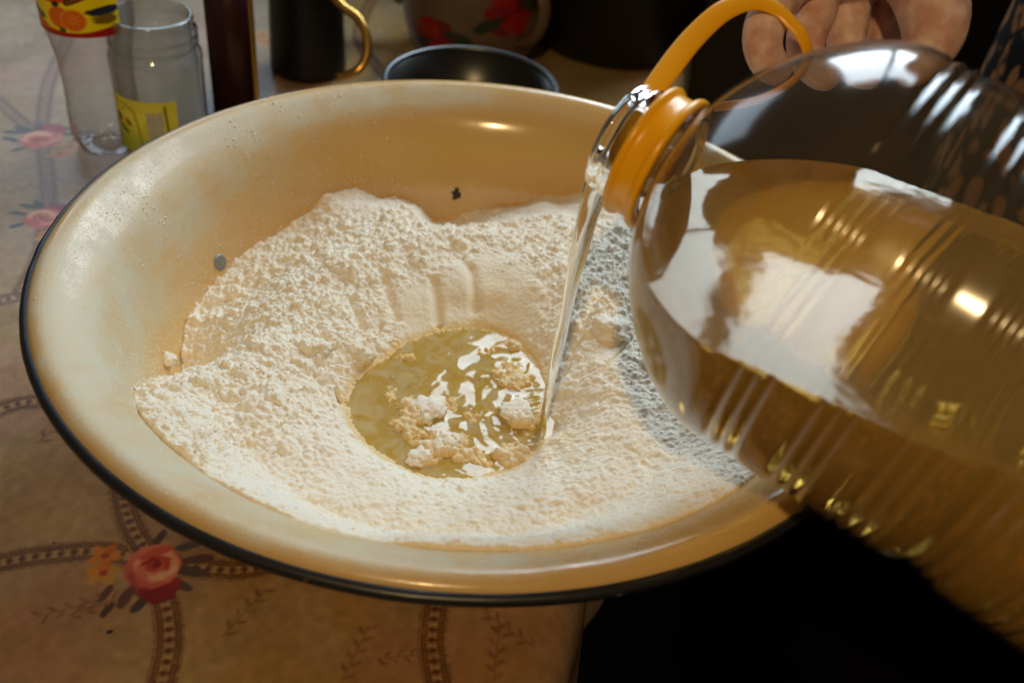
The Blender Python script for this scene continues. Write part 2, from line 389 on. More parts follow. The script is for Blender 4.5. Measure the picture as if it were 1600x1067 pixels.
UV = np.array(UV, np.float32); lay = me.uv_layers.new(name='UVMap'); lay.data.foreach_set('uv', UV[np.array(Fq).ravel()].ravel())
label(link('tablecloth', me, m_cloth), 'beige oilcloth printed with roses and beaded ribbons, spread under the basin', 'tablecloth')

# ------------------------------------------------------------------ enamel basin
IN = catmull([(.2262, 0.0), (.2238, .0027), (.2198, .0042), (.2150, .0034), (.2085, .0002), (.2005, -.0055), (.1935, -.0130), (.1875, -.0235), (.1828, -.036), (.1755, -.055), (.1665, -.078), (.1560, -.0950), (.1430, -.1065), (.1260, -.1135), (.090, -.1160), (.04, -.1165), (.0005, -.1165)], 9)
ICR = int(np.argmax(IN[:, 1]))
def wall_r(z): # inner radius at height z (rim coordinates)
    return np.interp(-np.asarray(z), -IN[ICR:, 1], IN[ICR:, 0])
def wall_z(r):
    return np.interp(np.asarray(r), IN[::-1, 0], IN[::-1, 1])
basin = empty('enamel_basin', (0, 0, 0.0), 'wide cream enamel basin with a black rim, full of flour', 'basin')
def dustval(X, Y, Z):
    az = np.degrees(np.arctan2(Y, X)) % 360; r = np.hypot(X, Y); z = Z - RIM
    left = np.exp(-((az - 185) / 46) ** 2)
    lip = np.exp(-((r - .206) / .016) ** 2)
    wallp = sstep(-.085, -.02, z) * (r < .207)
    n = fbm(az / 9.0, z * 60 + r * 40, 4, 3)
    back = np.exp(-((az - 112) / 26) ** 2) * np.exp(-((r - .206) / .008) ** 2)
    front = np.exp(-((az - 245) / 45) ** 2) * np.exp(-((r - .210) / .012) ** 2)
    sm = 0
    for (px_, py_, ra, rb_) in ((92, 578, .012, .008), (136, 664, .010, .007), (70, 470, .008, .014), (120, 420, .010, .018), (165, 340, .012, .016), (300, 745, .020, .006), (250, 700, .014, .008), (470, 850, .03, .005), (700, 870, .03, .004)):
        q_ = at_z(px_, py_, RIM); sm = np.maximum(sm, np.exp(-(((X - q_[0]) / ra) ** 2 + ((Y - q_[1]) / rb_) ** 2) ** 1.5) * ((Z > RIM - .02)))
    return np.clip(.85 * sm + (left * (1.35 * lip + .8 * wallp) + 1.0 * back + 1.0 * front) * (.55 + 1.5 * n), 0, 1)
nb = 320
prof_in = IN.copy(); prof_in[:, 1] += RIM
me = lathe('basin_body', prof_in, nb)
co = np.empty(len(me.vertices) * 3, np.float32); me.vertices.foreach_get('co', co); co = co.reshape(-1, 3)
dv = dustval(co[:, 0], co[:, 1], co[:, 2])
# outside skin, 2 mm out, closed over the foot
OUT = np.array([(.2262, -.0012), (.2235, .0006), (.2198, .0021), (.2154, .0012), (.2095, -.0018), (.2020, -.0075), (.1954, -.0147), (.1895, -.0245), (.1775, -.056), (.1685, -.079), (.158, -.0965), (.1445, -.1085), (.135, -.113), (.132, -.1198), (.126, -.1198), (.124, -.1160), (.06, -.1185), (.0005, -.1185)])
OUT = np.vstack([catmull(OUT[:13], 6), OUT[13:]]); OUT[:, 1] += RIM
me2 = lathe('basin_outside', OUT, nb)
m_en, nt, b = new_mat('cream enamel dusted with flour')
b.inputs['Roughness'].default_value = .22; b.inputs['Coat Weight'].default_value = .3; b.inputs['Coat Roughness'].default_value = .12
tc = nt.nodes.new('ShaderNodeTexCoord')
at = nt.nodes.new('ShaderNodeAttribute'); at.attribute_name = 'dust'
nA = nt.nodes.new('ShaderNodeTexNoise'); nA.inputs['Scale'].default_value = 900; nA.inputs['Detail'].default_value = 4
nB = nt.nodes.new('ShaderNodeTexNoise'); nB.inputs['Scale'].default_value = 38; nB.inputs['Detail'].default_value = 7; nB.inputs['Roughness'].default_value = .62
nC = nt.nodes.new('ShaderNodeTexNoise'); nC.inputs['Scale'].default_value = 12; nC.inputs['Detail'].default_value = 4
for n_ in (nA, nB, nC): nt.links.new(tc.outputs['Object'], n_.inputs['Vector'])
def math_node(op, a, b_=None, clamp=False):
    n_ = nt.nodes.new('ShaderNodeMath'); n_.operation = op; n_.use_clamp = clamp
    for k, v in enumerate((a, b_)):
        if v is None: continue
        if isinstance(v, (int, float)): n_.inputs[k].default_value = v
        else: nt.links.new(v, n_.inputs[k])
    return n_.outputs[0]
speck = math_node('MULTIPLY', math_node('SUBTRACT', nA.outputs['Fac'], .52), 7.0, True)
cloud = math_node('MULTIPLY', math_node('SUBTRACT', nB.outputs['Fac'], .36), 2.6, True)
film = math_node('MULTIPLY', at.outputs['Fac'], math_node('ADD', math_node('ADD', math_node('MULTIPLY', cloud, .42), .28), math_node('MULTIPLY', speck, .28)), True)
mixc = nt.nodes.new('ShaderNodeMix'); mixc.data_type = 'RGBA'
base = nt.nodes.new('ShaderNodeMix'); base.data_type = 'RGBA'; base.inputs['A'].default_value = (.62, .355, .105, 1); base.inputs['B'].default_value = (.70, .455, .17, 1)
nt.links.new(nC.outputs['Fac'], base.inputs['Factor'])
nt.links.new(film, mixc.inputs['Factor']); nt.links.new(base.outputs['Result'], mixc.inputs['A']); mixc.inputs['B'].default_value = (.60, .64, .54, 1)
nt.links.new(mixc.outputs['Result'], b.inputs['Base Color'])
rg = math_node('ADD', math_node('MULTIPLY', film, .6), math_node('MULTIPLY', nB.outputs['Fac'], .34), True); nt.links.new(rg, b.inputs['Roughness'])
nt.links.new(math_node('SUBTRACT', .3, math_node('MULTIPLY', film, .45), True), b.inputs['Coat Weight'])
bp = nt.nodes.new('ShaderNodeBump'); bp.inputs['Strength'].default_value = .35; bp.inputs['Distance'].default_value = .0006
nt.links.new(math_node('MULTIPLY', film, nA.outputs['Fac']), bp.inputs['Height']); nt.links.new(bp.outputs['Normal'], b.inputs['Normal'])
a_ = me.attributes.new('dust', 'FLOAT', 'POINT'); a_.data.foreach_set('value', dv.astype(np.float32))
link('basin_body', me, m_en, basin)
link('basin_outside', me2, m_en, basin)
def bandwob(R, Z, th):
    n_ = fbm(np.cos(th) * 14 + 40 + 0 * R, np.sin(th) * 14 + 40 + 0 * R, 3, 5) - .5
    return R + n_ * .0008, Z + n_ * .0005
tt = np.linspace(0, 2 * np.pi, 15)[:-1]
band = np.stack([.2265 + .0030 * np.cos(tt), RIM - .0020 + .0030 * np.sin(tt)], 1)
m_band, nt, b = new_mat('chipped black enamel'); b.inputs['Roughness'].default_value = .35
tc = nt.nodes.new('ShaderNodeTexCoord'); no = nt.nodes.new('ShaderNodeTexNoise'); no.inputs['Scale'].default_value = 120; no.inputs['Detail'].default_value = 8
nt.links.new(tc.outputs['Object'], no.inputs['Vector'])
cr = nt.nodes.new('ShaderNodeValToRGB'); cr.color_ramp.elements[0].position = .66; cr.color_ramp.elements[0].color = (.012, .012, .015, 1); cr.color_ramp.elements[1].position = .76; cr.color_ramp.elements[1].color = (.30, .28, .26, 1)
nt.links.new(no.outputs['Fac'], cr.inputs['Fac']); nt.links.new(cr.outputs[0], b.inputs['Base Color'])
link('rim_band', lathe('rim_band', band, nb, closed=True, wob=bandwob), m_band, basin)
def on_wall(az, z, off=0.0):
    r = float(wall_r(z)) - off; a = math.radians(az); return np.array([r * math.cos(a), r * math.sin(a), z + RIM])
def wall_patch(name, az, z, rad, mat, th=.0008, seed=0, sx=1.0, sy=1.0, dome=True):
    p = on_wall(az, z, .0002); a = math.radians(az); nrm = Vector((-math.cos(a) * .95, -math.sin(a) * .95, .31)).normalized()
    bm = bmesh.new(); rd = random.Random(seed); rings = []
    t1 = nrm.cross(Vector((0, 0, 1))).normalized(); t2 = t1.cross(nrm)
    for (q, h) in ((1.0, -.0006), (.93, th * .75), (.6, th), (.25, th * (1.1 if dome else .2))):
        rings.append([bm.verts.new(Vector(p) + (t1 * math.cos(k * .3142) * sx + t2 * math.sin(k * .3142) * sy) * rad * q * (1 + (.22 * math.sin(k * 2.3 + seed) + .18 * math.sin(k * 1.1 + 2)) * (not dome)) + nrm * h) for k in range(20)])
    for i in range(3):
        for k in range(20): bm.faces.new((rings[i][k], rings[i][(k + 1) % 20], rings[i + 1][(k + 1) % 20], rings[i + 1][k]))
    bm.faces.new(rings[3]); bmesh.ops.recalc_face_normals(bm, faces=bm.faces[:])
    return link(name, bm_mesh(name, bm), mat, basin)
m_rivet = plain('dull grey metal', (.30, .29, .27), .55, .6, var=.4, scale=300, bump=.5)
m_chip = plain('bare black iron', (.02, .015, .014), .5, .3, var=.6, scale=500, bump=.8)
o = wall_patch('rivet', 157, -.063, .0056, m_rivet, .0007, 3); o['label'] = 'round grey rivet in the left wall of the basin'
o = wall_patch('enamel_chip', 94.8, -.061, .0036, m_chip, .0004, 5, .9, 1.25, False); o['label'] = 'small black chip in the back wall of the basin'

# ------------------------------------------------------------------ flour heap with its crater
ZP = -.058                                              # oil level in the crater (rim coordinates)
poly_px = [(538, 630), (556, 592), (598, 560), (640, 533), (690, 517), (745, 513), (800, 530), (838, 570), (852, 620), (848, 665), (835, 705), (790, 737), (722, 747), (662, 744), (600, 715), (556, 678)]
POLY = np.array([at_z(x, y, ZP + RIM)[:2] for x, y in poly_px]); POLY = catmull(np.vstack([POLY, POLY[:1]]), 5)[:-1]
def sdf_poly(X, Y, P):
    d = np.full(X.shape, 1e9); ins = np.zeros(X.shape, bool); n = len(P)
    for i in range(n):
        a = P[i]; bb = P[(i + 1) % n]; e = bb - a; wx = X - a[0]; wy = Y - a[1]
        t = np.clip((wx * e[0] + wy * e[1]) / (e @ e), 0, 1); dx = wx - e[0] * t; dy = wy - e[1] * t
        d = np.minimum(d, dx * dx + dy * dy)
        c = ((a[1] > Y) != (bb[1] > Y)) & (X < (bb[0] - a[0]) * (Y - a[1]) / (bb[1] - a[1] + 1e-12) + a[0]); ins ^= c
    d = np.sqrt(d); return np.where(ins, -d, d)
def az_interp(az, keys):
    k = np.array(sorted(keys)); A = np.concatenate([k[:, 0] - 360, k[:, 0], k[:, 0] + 360]); Vv = np.tile(k[:, 1], 3)
    return np.interp(az, A, Vv)
HW = [(0, -.050), (25, -.046), (45, -.036), (55, -.034), (66, -.046), (76, -.058), (86, -.070), (95, -.079), (101, -.078), (110, -.063), (118, -.054), (125, -.055), (132, -.061), (141, -.066), (157, -.070), (173, -.073), (183, -.082), (189, -.086), (194, -.080), (203, -.045), (212, -.024), (219, -.015), (227, -.014), (236, -.013), (246, -.010), (257, -.008), (277, -.008), (300, -.008), (311, -.009), (322, -.016), (335, -.032)]
HR = [(0, 0), (180, 0)]
HC = [(0, -.036), (45, -.036), (75, -.040), (95, -.042), (115, -.041), (140, -.042), (165, -.044), (185, -.046), (205, -.042), (230, -.040), (250, -.038), (270, -.037), (300, -.036), (330, -.038)]
TCR = [(0, .30), (45, .36), (90, .42), (130, .40), (170, .42), (200, .5), (235, .6), (270, .62), (310, .5)]
def flour_base(X, Y):
    r = np.hypot(X, Y); az = np.degrees(np.arctan2(Y, X))
    azn = az + 10 * (fbm(X * 40 + 3, Y * 40, 3, 71) - .5)
    d = sdf_poly(X, Y, POLY); hw = az_interp(azn % 360, HW); hc = az_interp(az % 360, HC); tc_ = az_interp(az % 360, TCR)
    rw = wall_r(hw) + az_interp(azn % 360, HR) * (.80 + .5 * fbm(X * 60, Y * 60, 4, 77)); D = np.maximum(rw - r, 0); dp = np.maximum(d, 0); t = dp / (dp + D + 1e-6)
    s1 = np.clip(t / tc_, 0, 1); up_ = ZP + (hc - ZP) * (1 - (1 - s1) ** 1.9)
    s2 = np.clip((t - tc_) / (1 - tc_), 0, 1); s2 = s2 * s2 * (3 - 2 * s2)
    h = np.where(t < tc_, up_, hc + (hw - hc) * s2)
    over = np.maximum(r - rw, 0)
    h = h - over * 2.5
    h = np.where(d < 0, ZP - .0075 * sstep(0, .022, -d), h)
    return h, d, t, az, r
def seg_dist(X, Y, P):
    d = np.full(X.shape, 1e9); sgn = np.zeros(X.shape); ss = np.zeros(X.shape)
    for i in range(len(P) - 1):
        a = np.array(P[i]); e = np.array(P[i + 1]) - a; wx = X - a[0]; wy = Y - a[1]
        t = np.clip((wx * e[0] + wy * e[1]) / (e @ e), 0, 1); dx = wx - e[0] * t; dy = wy - e[1] * t; q = np.hypot(dx, dy)
        k = q < d; d = np.where(k, q, d); sgn = np.where(k, np.sign(e[0] * wy - e[1] * wx), sgn); ss = np.where(k, i + t, ss)
    return d, sgn, ss / (len(P) - 1)
def W(px, py, z): return at_z(px, py, z + RIM)[:2]
def flour_height(X, Y):
    h, d, t, az, r = flour_base(X, Y)
    azp = az % 360
    h = h + .010 * (fbm(X * 22, Y * 22, 3, 5) - .5) * sstep(0, .02, d)
    # smooth pressed places: crater's back wall, smear at the back right, patch at back left
    def blob(px, py, z, rx, ry):
        c = W(px, py, z); return np.exp(-(((X - c[0]) / rx) ** 2 + ((Y - c[1]) / ry) ** 2))
    smooth = np.clip(1.7 * blob(765, 470, -.05, .030, .038) + 1.2 * blob(650, 480, -.05, .014, .024) + 1.2 * np.exp(-((azp - 68) / 17) ** 2) * sstep(.66, .82, t)
                     + .8 * np.exp(-((azp - 119) / 9) ** 2) * sstep(.6, .85, t) + .9 * blob(950, 560, -.045, .010, .016), 0, 1)
    fine_zone = sstep(225, 250, azp) * sstep(350, 320, azp)
    amp = (1 - .93 * smooth) * sstep(-.004, .006, d) * (1 - .42 * fine_zone)
    lump_zone = .45 + .9 * fbm(X * 26 + 9, Y * 26, 3, 61)
    wx = X + .0022 * (fbm(X * 180, Y * 180, 2, 1) - .5); wy = Y + .0022 * (fbm(X * 180 + 50, Y * 180, 2, 2) - .5)
    k1 = .0095; k2 = .0047; k3 = .0026; k4 = .0015
    rot = lambda x, y, a: (x * math.cos(a) - y * math.sin(a), x * math.sin(a) + y * math.cos(a))
    x1, y1 = rot(wx, wy, .5); x2, y2 = rot(wx, wy, 1.4); x3, y3 = rot(wx, wy, 2.3); x4, y4 = rot(wx, wy, .9)
    P1 = pellets(x1 / k1, y1 / k1, 11, .25, .62, .45) * k1; P2 = pellets(x2 / k2, y2 / k2, 23, .25, .72, .72) * k2
    P3 = pellets(x3 / k3, y3 / k3, 37, .3, .72, .85) * k3; P4 = pellets(x4 / k4, y4 / k4, 53, .3, .7, .9) * k4
    rough = .72 * P1 * lump_zone * (1 - .6 * fine_zone) + .60 * P2 * lump_zone + .62 * P3 + .72 * P4 + .6 * pellets(x1 / .0011, y1 / .0011, 71, .3, .7, .9) * .0011
    rough += .0022 * (fbm(X * 420, Y * 420, 3, 88) - .5)
    h = h + amp * rough * .88 + .0005 * (fbm(X * 700, Y * 700, 2, 90) - .5)
    # finger grooves pressed into the crater's back wall
    for (a, b2, wd, dep) in (((600, 440), (618, 500), .0030, .0040), ((678, 440), (686, 500), .0030, .0040), ((735, 425), (742, 485), .0032, .0030), ((548, 470), (566, 520), .0028, .0035), ((500, 515), (515, 560), .003, .004)):
        q, sg, _ = seg_dist(X, Y, [W(*a, -.046), W(*b2, -.054)]); h = h - dep * np.exp(-(q / wd) ** 2)
    # cracks
    for (a, b2, z) in (((596, 500), (590, 520), -.05), ((520, 600), (530, 625), -.055), ((940, 590), (985, 540), -.042)):
        q, sg, _ = seg_dist(X, Y, [W(*a, z), W(*b2, z)]); h = h - .0035 * np.exp(-(q / .0009) ** 2)
    # gully from the back right down to where the stream lands
    G = [W(1010, 420, -.036), W(965, 450, -.038), W(930, 490, -.042), W(905, 540, -.047), W(885, 590, -.052), W(858, 625, -.056)]
    q, sg, ss = seg_dist(X, Y, G); q = q + .0025 * (fbm(X * 130, Y * 130, 3, 15) - .5)
    sq = q * sg + .0035 * (fbm(X * 170, Y * 170, 3, 16) - .5)
    env = sstep(0, .06, ss) * sstep(1.0, .93, ss); fade = np.exp(-np.maximum(np.abs(sq) - .004, 0) / .020)
    h = h + (.0045 * sstep(-.0004, .0022, sq) * fade * (sq > -.001) - .0025 * sstep(.0010, -.0016, sq) * np.exp(-np.maximum(-sq - .001, 0) / .006)) * env
    # pocket washed out under the stream
    c = W(862, 668, ZP); h = h - .007 * np.exp(-(((X - c[0]) / .007) ** 2 + ((Y - c[1]) / .009) ** 2))
    # islands of flour standing out of the oil
    for (px, py, rx, ry, hh, sd) in ((640, 655, .016, .026, .0105, 1), (690, 690, .017, .016, .0115, 2), (612, 615, .007, .020, .0085, 3), (805, 590, .017, .022, .0105, 4), (760, 550, .012, .010, .0085, 5), (815, 655, .011, .010, .0130, 6), (740, 712, .019, .012, .0100, 7), (660, 718, .009, .009, .0105, 8), (805, 712, .014, .011, .0110, 9), (635, 563, .010, .009, .0085, 10), (800, 538, .015, .009, .0100, 12), (705, 628, .010, .010, .0075, 13), (745, 650, .012, .010, .0075, 14)):
        c = W(px, py, ZP); u = (X - c[0]) / rx; v = (Y - c[1]) / ry; e = np.sqrt(u * u + v * v) + 1.0 * (fbm(X * 120 + sd, Y * 120, 4, 100 + sd) - .5)
        isl = (hh - .0015) * sstep(1.3, .25, e); bump = (.6 * P2 + .7 * P3 + .6 * P4) * sstep(1.1, .5, e)
        inside = d < .003
        h = np.where(inside, np.maximum(h, ZP - .0075 + isl + bump * .9), h)
    return h, d, t, az, r, smooth
G0 = .00062; half = .218
gx = np.arange(-half, half, G0); X, Y = np.meshgrid(gx, gx, indexing='xy'); 
Hh, d_, t_, az_, r_, smo_ = flour_height(X, Y)
wz = wall_z(r_)
keep = (Hh > wz - .006) & (r_ < .217)
kc = keep[:-1, :-1] & keep[1:, :-1] & keep[:-1, 1:] & keep[1:, 1:]
n = len(gx); idx = np.arange(n * n).reshape(n, n)
Fq = np.stack([idx[:-1, :-1][kc], idx[:-1, 1:][kc], idx[1:, 1:][kc], idx[1:, :-1][kc]], -1)
used = np.zeros(n * n, bool); used[Fq.ravel()] = True; remap = np.cumsum(used) - 1
Vv = np.stack([X, Y, np.maximum(Hh, wz - .0035) + RIM], -1).reshape(-1, 3)[used]
me = mesh_np('flour_heap', Vv, remap[Fq])
wet = np.clip(1 - np.abs(d_ + .006 * (fbm(X * 150, Y * 150, 3, 19) - .5)) / .0065, 0, 1) * (d_ > -.004) + (d_ <= -.004) * 1.0
cw = W(765, 478, -.05); stain_shade = .40 * np.exp(-(((X - cw[0]) / .030) ** 2 + ((Y - cw[1]) / .034) ** 2)) * (d_ > -.002) * (.5 + fbm(X * 90, Y * 90, 3, 12))  # golden shade of the crater's back wall, painted in the wet colour
cw = W(640, 490, -.05); stain_shade += .22 * np.exp(-(((X - cw[0]) / .020) ** 2 + ((Y - cw[1]) / .03) ** 2)) * (.5 + fbm(X * 90, Y * 90, 3, 13))  # the same painted shade, fainter, further left on that wall
cw = W(880, 690, -.055); stain_shade += .45 * np.exp(-(((X - cw[0]) / .010) ** 2 + ((Y - cw[1]) / .010) ** 2))
wet = np.clip(wet * sstep(ZP + .0060, ZP + .0005, Hh) + stain_shade, 0, 1).reshape(-1)[used]  # oil-wet flour at the pool together with the painted wall shade
a_ = me.attributes.new('wet', 'FLOAT', 'POINT'); a_.data.foreach_set('value', wet.astype(np.float32))
m_flour, nt, b = new_mat('wheat flour')
b.inputs['Roughness'].default_value = .95; b.inputs['Specular IOR Level'].default_value = .15
b.inputs['Subsurface Weight'].default_value = .12; b.inputs['Subsurface Radius'].default_value = (1.0, .72, .48); b.inputs['Subsurface Scale'].default_value = .0022
at = nt.nodes.new('ShaderNodeAttribute'); at.attribute_name = 'wet'; mx = nt.nodes.new('ShaderNodeMix'); mx.data_type = 'RGBA'
mx.inputs['A'].default_value = (.90, .82, .68, 1); mx.inputs['B'].default_value = (.80, .58, .27, 1)
nt.links.new(at.outputs['Fac'], mx.inputs['Factor']); nt.links.new(mx.outputs['Result'], b.inputs['Base Color'])
tc = nt.nodes.new('ShaderNodeTexCoord'); no = nt.nodes.new('ShaderNodeTexNoise'); no.inputs['Scale'].default_value = 1500; no.inputs['Detail'].default_value = 3
nt.links.new(tc.outputs['Object'], no.inputs['Vector']); bp = nt.nodes.new('ShaderNodeBump'); bp.inputs['Strength'].default_value = .5; bp.inputs['Distance'].default_value = .0004
nt.links.new(no.outputs['Fac'], bp.inputs['Height']); nt.links.new(bp.outputs['Normal'], b.inputs['Normal'])
flour = label(link('flour_heap', me, m_flour), 'heap of crumbly white flour filling the basin, with an oil-filled crater', 'flour')
def sample_h(x, y):
    i = np.clip(((np.asarray(x) + half) / G0), 0, n - 2); j = np.clip(((np.asarray(y) + half) / G0), 0, n - 2)
    return Hh[np.round(j).astype(int), np.round(i).astype(int)]
def sample_s(x, y): return smo_[np.clip(np.round((np.asarray(y) + half) / G0), 0, n - 1).astype(int), np.clip(np.round((np.asarray(x) + half) / G0), 0, n - 1).astype(int)]
# loose crumbs lying on the heap: joined grains nobody could count
bmt = bmesh.new(); bmesh.ops.create_icosphere(bmt, subdivisions=2, radius=1); ICO_V = np.array([v.co[:] for v in bmt.verts]); ICO_F = np.array([[v.index for v in f.verts] for f in bmt.faces]); bmt.free()
bmt = bmesh.new(); bmesh.ops.create_icosphere(bmt, subdivisions=1, radius=1); IC1_V = np.array([v.co[:] for v in bmt.verts]); IC1_F = np.array([[v.index for v in f.verts] for f in bmt.faces]); bmt.free()
rng = np.random.default_rng(5)
def grains(P, R, IV, IF, squash=.75, jag=.28):
    N = len(P); k = len(IV); D = 1 + jag * (rng.random((N, k, 1)) - .5) * 2
    S = np.stack([rng.uniform(.75, 1.3, N), rng.uniform(.75, 1.3, N), np.full(N, squash)], -1)[:, None, :]
    Vg = P[:, None, :] + IV[None] * D * S * R[:, None, None]
    Fg = (IF[None] + (np.arange(N) * k)[:, None, None]).reshape(-1, 3); return Vg.reshape(-1, 3), Fg
pts = []; 
xy = rng.uniform(-.2, .2, (90000, 2)); hb, db, tb, ab, rb = flour_base(xy[:, 0], xy[:, 1])
hs = sample_h(xy[:, 0], xy[:, 1]); ok = (db > .003) & (hs > wall_z(rb) + .002) & (rb < .207)
pr = .25 + .75 * sstep(.45, .62, fbm(xy[:, 0] * 30, xy[:, 1] * 30, 3, 61)); fz = (ab % 360 > 235) & (ab % 360 < 340); sm = (np.abs(ab - 68) < 18) & (tb > .66)
ok &= rng.random(len(xy)) < np.where(fz, .02, pr * .55) * np.where(sm, .05, 1) * (1 - .97 * sample_s(xy[:, 0], xy[:, 1]))
xy = xy[ok]; R = .00035 + .0011 * rng.random(len(xy)) ** 5.0
P = np.column_stack([xy, sample_h(xy[:, 0], xy[:, 1]) - R * .05 + RIM])
Vg, Fg = grains(P, R, IC1_V, IC1_F, .6)
m_crumb = plain('flour crumb', (.90, .82, .68), .95, spec=.15, bump=.4, scale=900)
o = link('flour_crumbs', mesh_np('flour_crumbs', Vg, Fg), m_crumb, flour); o['kind'] = 'stuff'
# specks of flour stuck to the basin wall and lip
N = 5200; az = rng.normal(178, 34, N); zz = -.10 * rng.random(N) ** .9 + .002
far = rng.random(N) < .22; az = np.where(far, rng.uniform(40, 330, N), az)
r = np.where(zz > -.012, rng.uniform(.194, .222, N), wall_r(zz)); zz = np.where(zz > -.012, wall_z(r), zz)
a = np.radians(az); P = np.column_stack([r * np.cos(a), r * np.sin(a), zz + RIM]); ok = sample_h(P[:, 0], P[:, 1]) < zz + .002
ok &= rng.random(N) < .35 + .65 * sstep(.4, .6, fbm(az / 7, zz * 90, 3, 8))
N3 = 5000; az3 = rng.uniform(70, 232, N3); z3 = az_interp(az3, HW) + .030 * rng.random(N3) ** 2.2; k3_ = (z3 < -.004) & (rng.random(N3) < .25 + .75 * sstep(.42, .6, fbm(az3 / 5, z3 * 120, 3, 28)))
az3, z3 = np.radians(az3[k3_]), z3[k3_]; r3 = wall_r(z3); P = np.vstack([P[ok], np.column_stack([r3 * np.cos(az3), r3 * np.sin(az3), z3 + RIM])]); R = .00016 + .0004 * rng.random(len(P)) ** 3
Vg, Fg = grains(P, R, IC1_V[:], IC1_F, .5)
o = link('flour_specks', mesh_np('flour_specks', Vg, Fg), m_crumb); o['kind'] = 'stuff'; label(o, 'specks of flour dust stuck to the inner wall and lip of the basin', 'flour')
# scraped crumbs on the lip at the back left
PP = []; RR = []
for (px, py, nn, sp, az0) in ((385, 200, 26, .008, 0), (365, 213, 18, .006, 0), (445, 175, 22, .010, 0), (520, 160, 10, .008, 0), (215, 303, 26, .009, 0), (235, 297, 18, .006, 0), (190, 330, 18, .008, 0), (345, 395, 10, .004, 0), (600, 172, 10, .01, 0)):
    p0 = at_z(px, py, RIM - .002)
    for k in range(nn):
        q = p0[:2] + rng.normal(0, 1, 2) * sp * np.array([.8, .35]); rr = np.hypot(*q)
        if rr > .222: continue
        PP.append((*q, float(wall_z(rr)) + RIM)); RR.append(.0003 + .0009 * rng.random() ** 2)
Vg, Fg = grains(np.array(PP), np.array(RR), IC1_V, IC1_F, .3)
o = link('flour_scrapings', mesh_np('flour_scrapings', Vg, Fg), m_crumb); o['kind'] = 'stuff'; label(o, 'crumbs of flour scraped along the back left lip of the basin', 'flour')
def lump(name, c, rad, sq, seed, text):
    k = ICO_V; bm = bmesh.new(); bmesh.ops.create_icosphere(bm, subdivisions=4, radius=1)
    V_ = np.array([v.co[:] for v in bm.verts]); nn = fbm(V_[:, 0] * 1.6 + seed * 5 + 20, V_[:, 1] * 1.6 + V_[:, 2] * 1.1 + 20, 4, seed) - .5
    n2_ = pellets(V_[:, 0] * 3 + seed, V_[:, 1] * 3 + V_[:, 2] * 2, seed, .3, .7, .8) + .45 * pellets(V_[:, 0] * 8 + seed, V_[:, 1] * 8 + V_[:, 2] * 5, seed + 9, .3, .7, .8)
    for v, q, q2 in zip(bm.verts, nn, n2_): v.co = v.co * (1 + .8 * q + .42 * q2) * rad; v.co.z *= sq
    o = link(name, bm_mesh(name, bm), m_crumb); o.location = Vector(c); label(o, text, 'flour lump', 'lumps of flour loose in the basin'); return o
def lump_at(px, py, z, rad, sq, seed, text): p = at_z(px, py, z + RIM); return lump('flour_lump', p, rad, sq, seed, text)
lump_at(668, 640, ZP + .0002, .0085, .42, 1, 'largest wet flour lump afloat left of the middle of the oil pool')
lump_at(655, 714, ZP + .0002, .0060, .5, 2, 'pointed flour lump at the near left edge of the oil pool')
lump_at(805, 645, ZP + .0008, .0080, .5, 3, 'rounded flour lump in the oil just left of where the stream lands')
lump_at(700, 690, ZP + .001, .0066, .5, 4, 'crumbly flour lump in the oil nearest the front of the pool')
p = on_wall(-172, -.069, .001); lump('flour_lump', p, .0042, .8, 5, 'small flour lump stuck alone on the left wall of the basin')
p = at_z(497, 545, -.045 + RIM); p[2] = float(sample_h(p[0], p[1])) + RIM + .001; lump('flour_lump', p, .0065, .7, 6, 'smooth flour lump on the slope left of the oil pool')
p = at_z(570, 548, -.050 + RIM); p[2] = float(sample_h(p[0], p[1])) + RIM + .001; lump('flour_lump', p, .0050, .9, 7, 'flour lump just above the far left edge of the oil pool')
p = at_z(950, 530, -.042 + RIM); p[2] = float(sample_h(p[0], p[1])) + RIM + .0; lump('flour_lump', p, .0095, .55, 8, 'broad flour lump right of the gully beside the oil stream')

# ------------------------------------------------------------------ oil pool in the crater
gx2 = np.arange(-.085, .085, .00055); cx0 = POLY[:, 0].mean(); cy0 = POLY[:, 1].mean()
X2, Y2 = np.meshgrid(gx2 + cx0, gx2 + cy0); dd = sdf_poly(X2, Y2, POLY)
land = W(846, 662, ZP); rl = np.hypot(X2 - land[0], Y2 - land[1]); al = np.arctan2(Y2 - land[1], X2 - land[0])
wxp = X2 + .010 * (fbm(X2 * 55, Y2 * 55, 3, 7) - .5); wyp = Y2 + .010 * (fbm(X2 * 55 + 9, Y2 * 55, 3, 17) - .5); rw = np.hypot(wxp - land[0], wyp - land[1])
wv = .00045 * np.sin(rw / .0075 * 2 * np.pi) * np.exp(-rw / .024)
wv += .0042 * (fbm(wxp * 48 + 5, wyp * 48, 2, 44) - .5) * sstep(.11, .02, rl) + .0012 * (fbm(wxp * 130, wyp * 130, 2, 45) - .5) * sstep(.085, .02, rl)
wv *= sstep(.004, -.006, dd)
kp = dd < .006; kc = kp[:-1, :-1] & kp[1:, :-1] & kp[:-1, 1:] & kp[1:, 1:]; n2 = len(gx2); idx = np.arange(n2 * n2).reshape(n2, n2)
Fq = np.stack([idx[:-1, :-1][kc], idx[:-1, 1:][kc], idx[1:, 1:][kc], idx[1:, :-1][kc]], -1); used = np.zeros(n2 * n2, bool); used[Fq.ravel()] = True; remap = np.cumsum(used) - 1
Vv = np.stack([X2, Y2, ZP + wv + RIM], -1).reshape(-1, 3)[used]
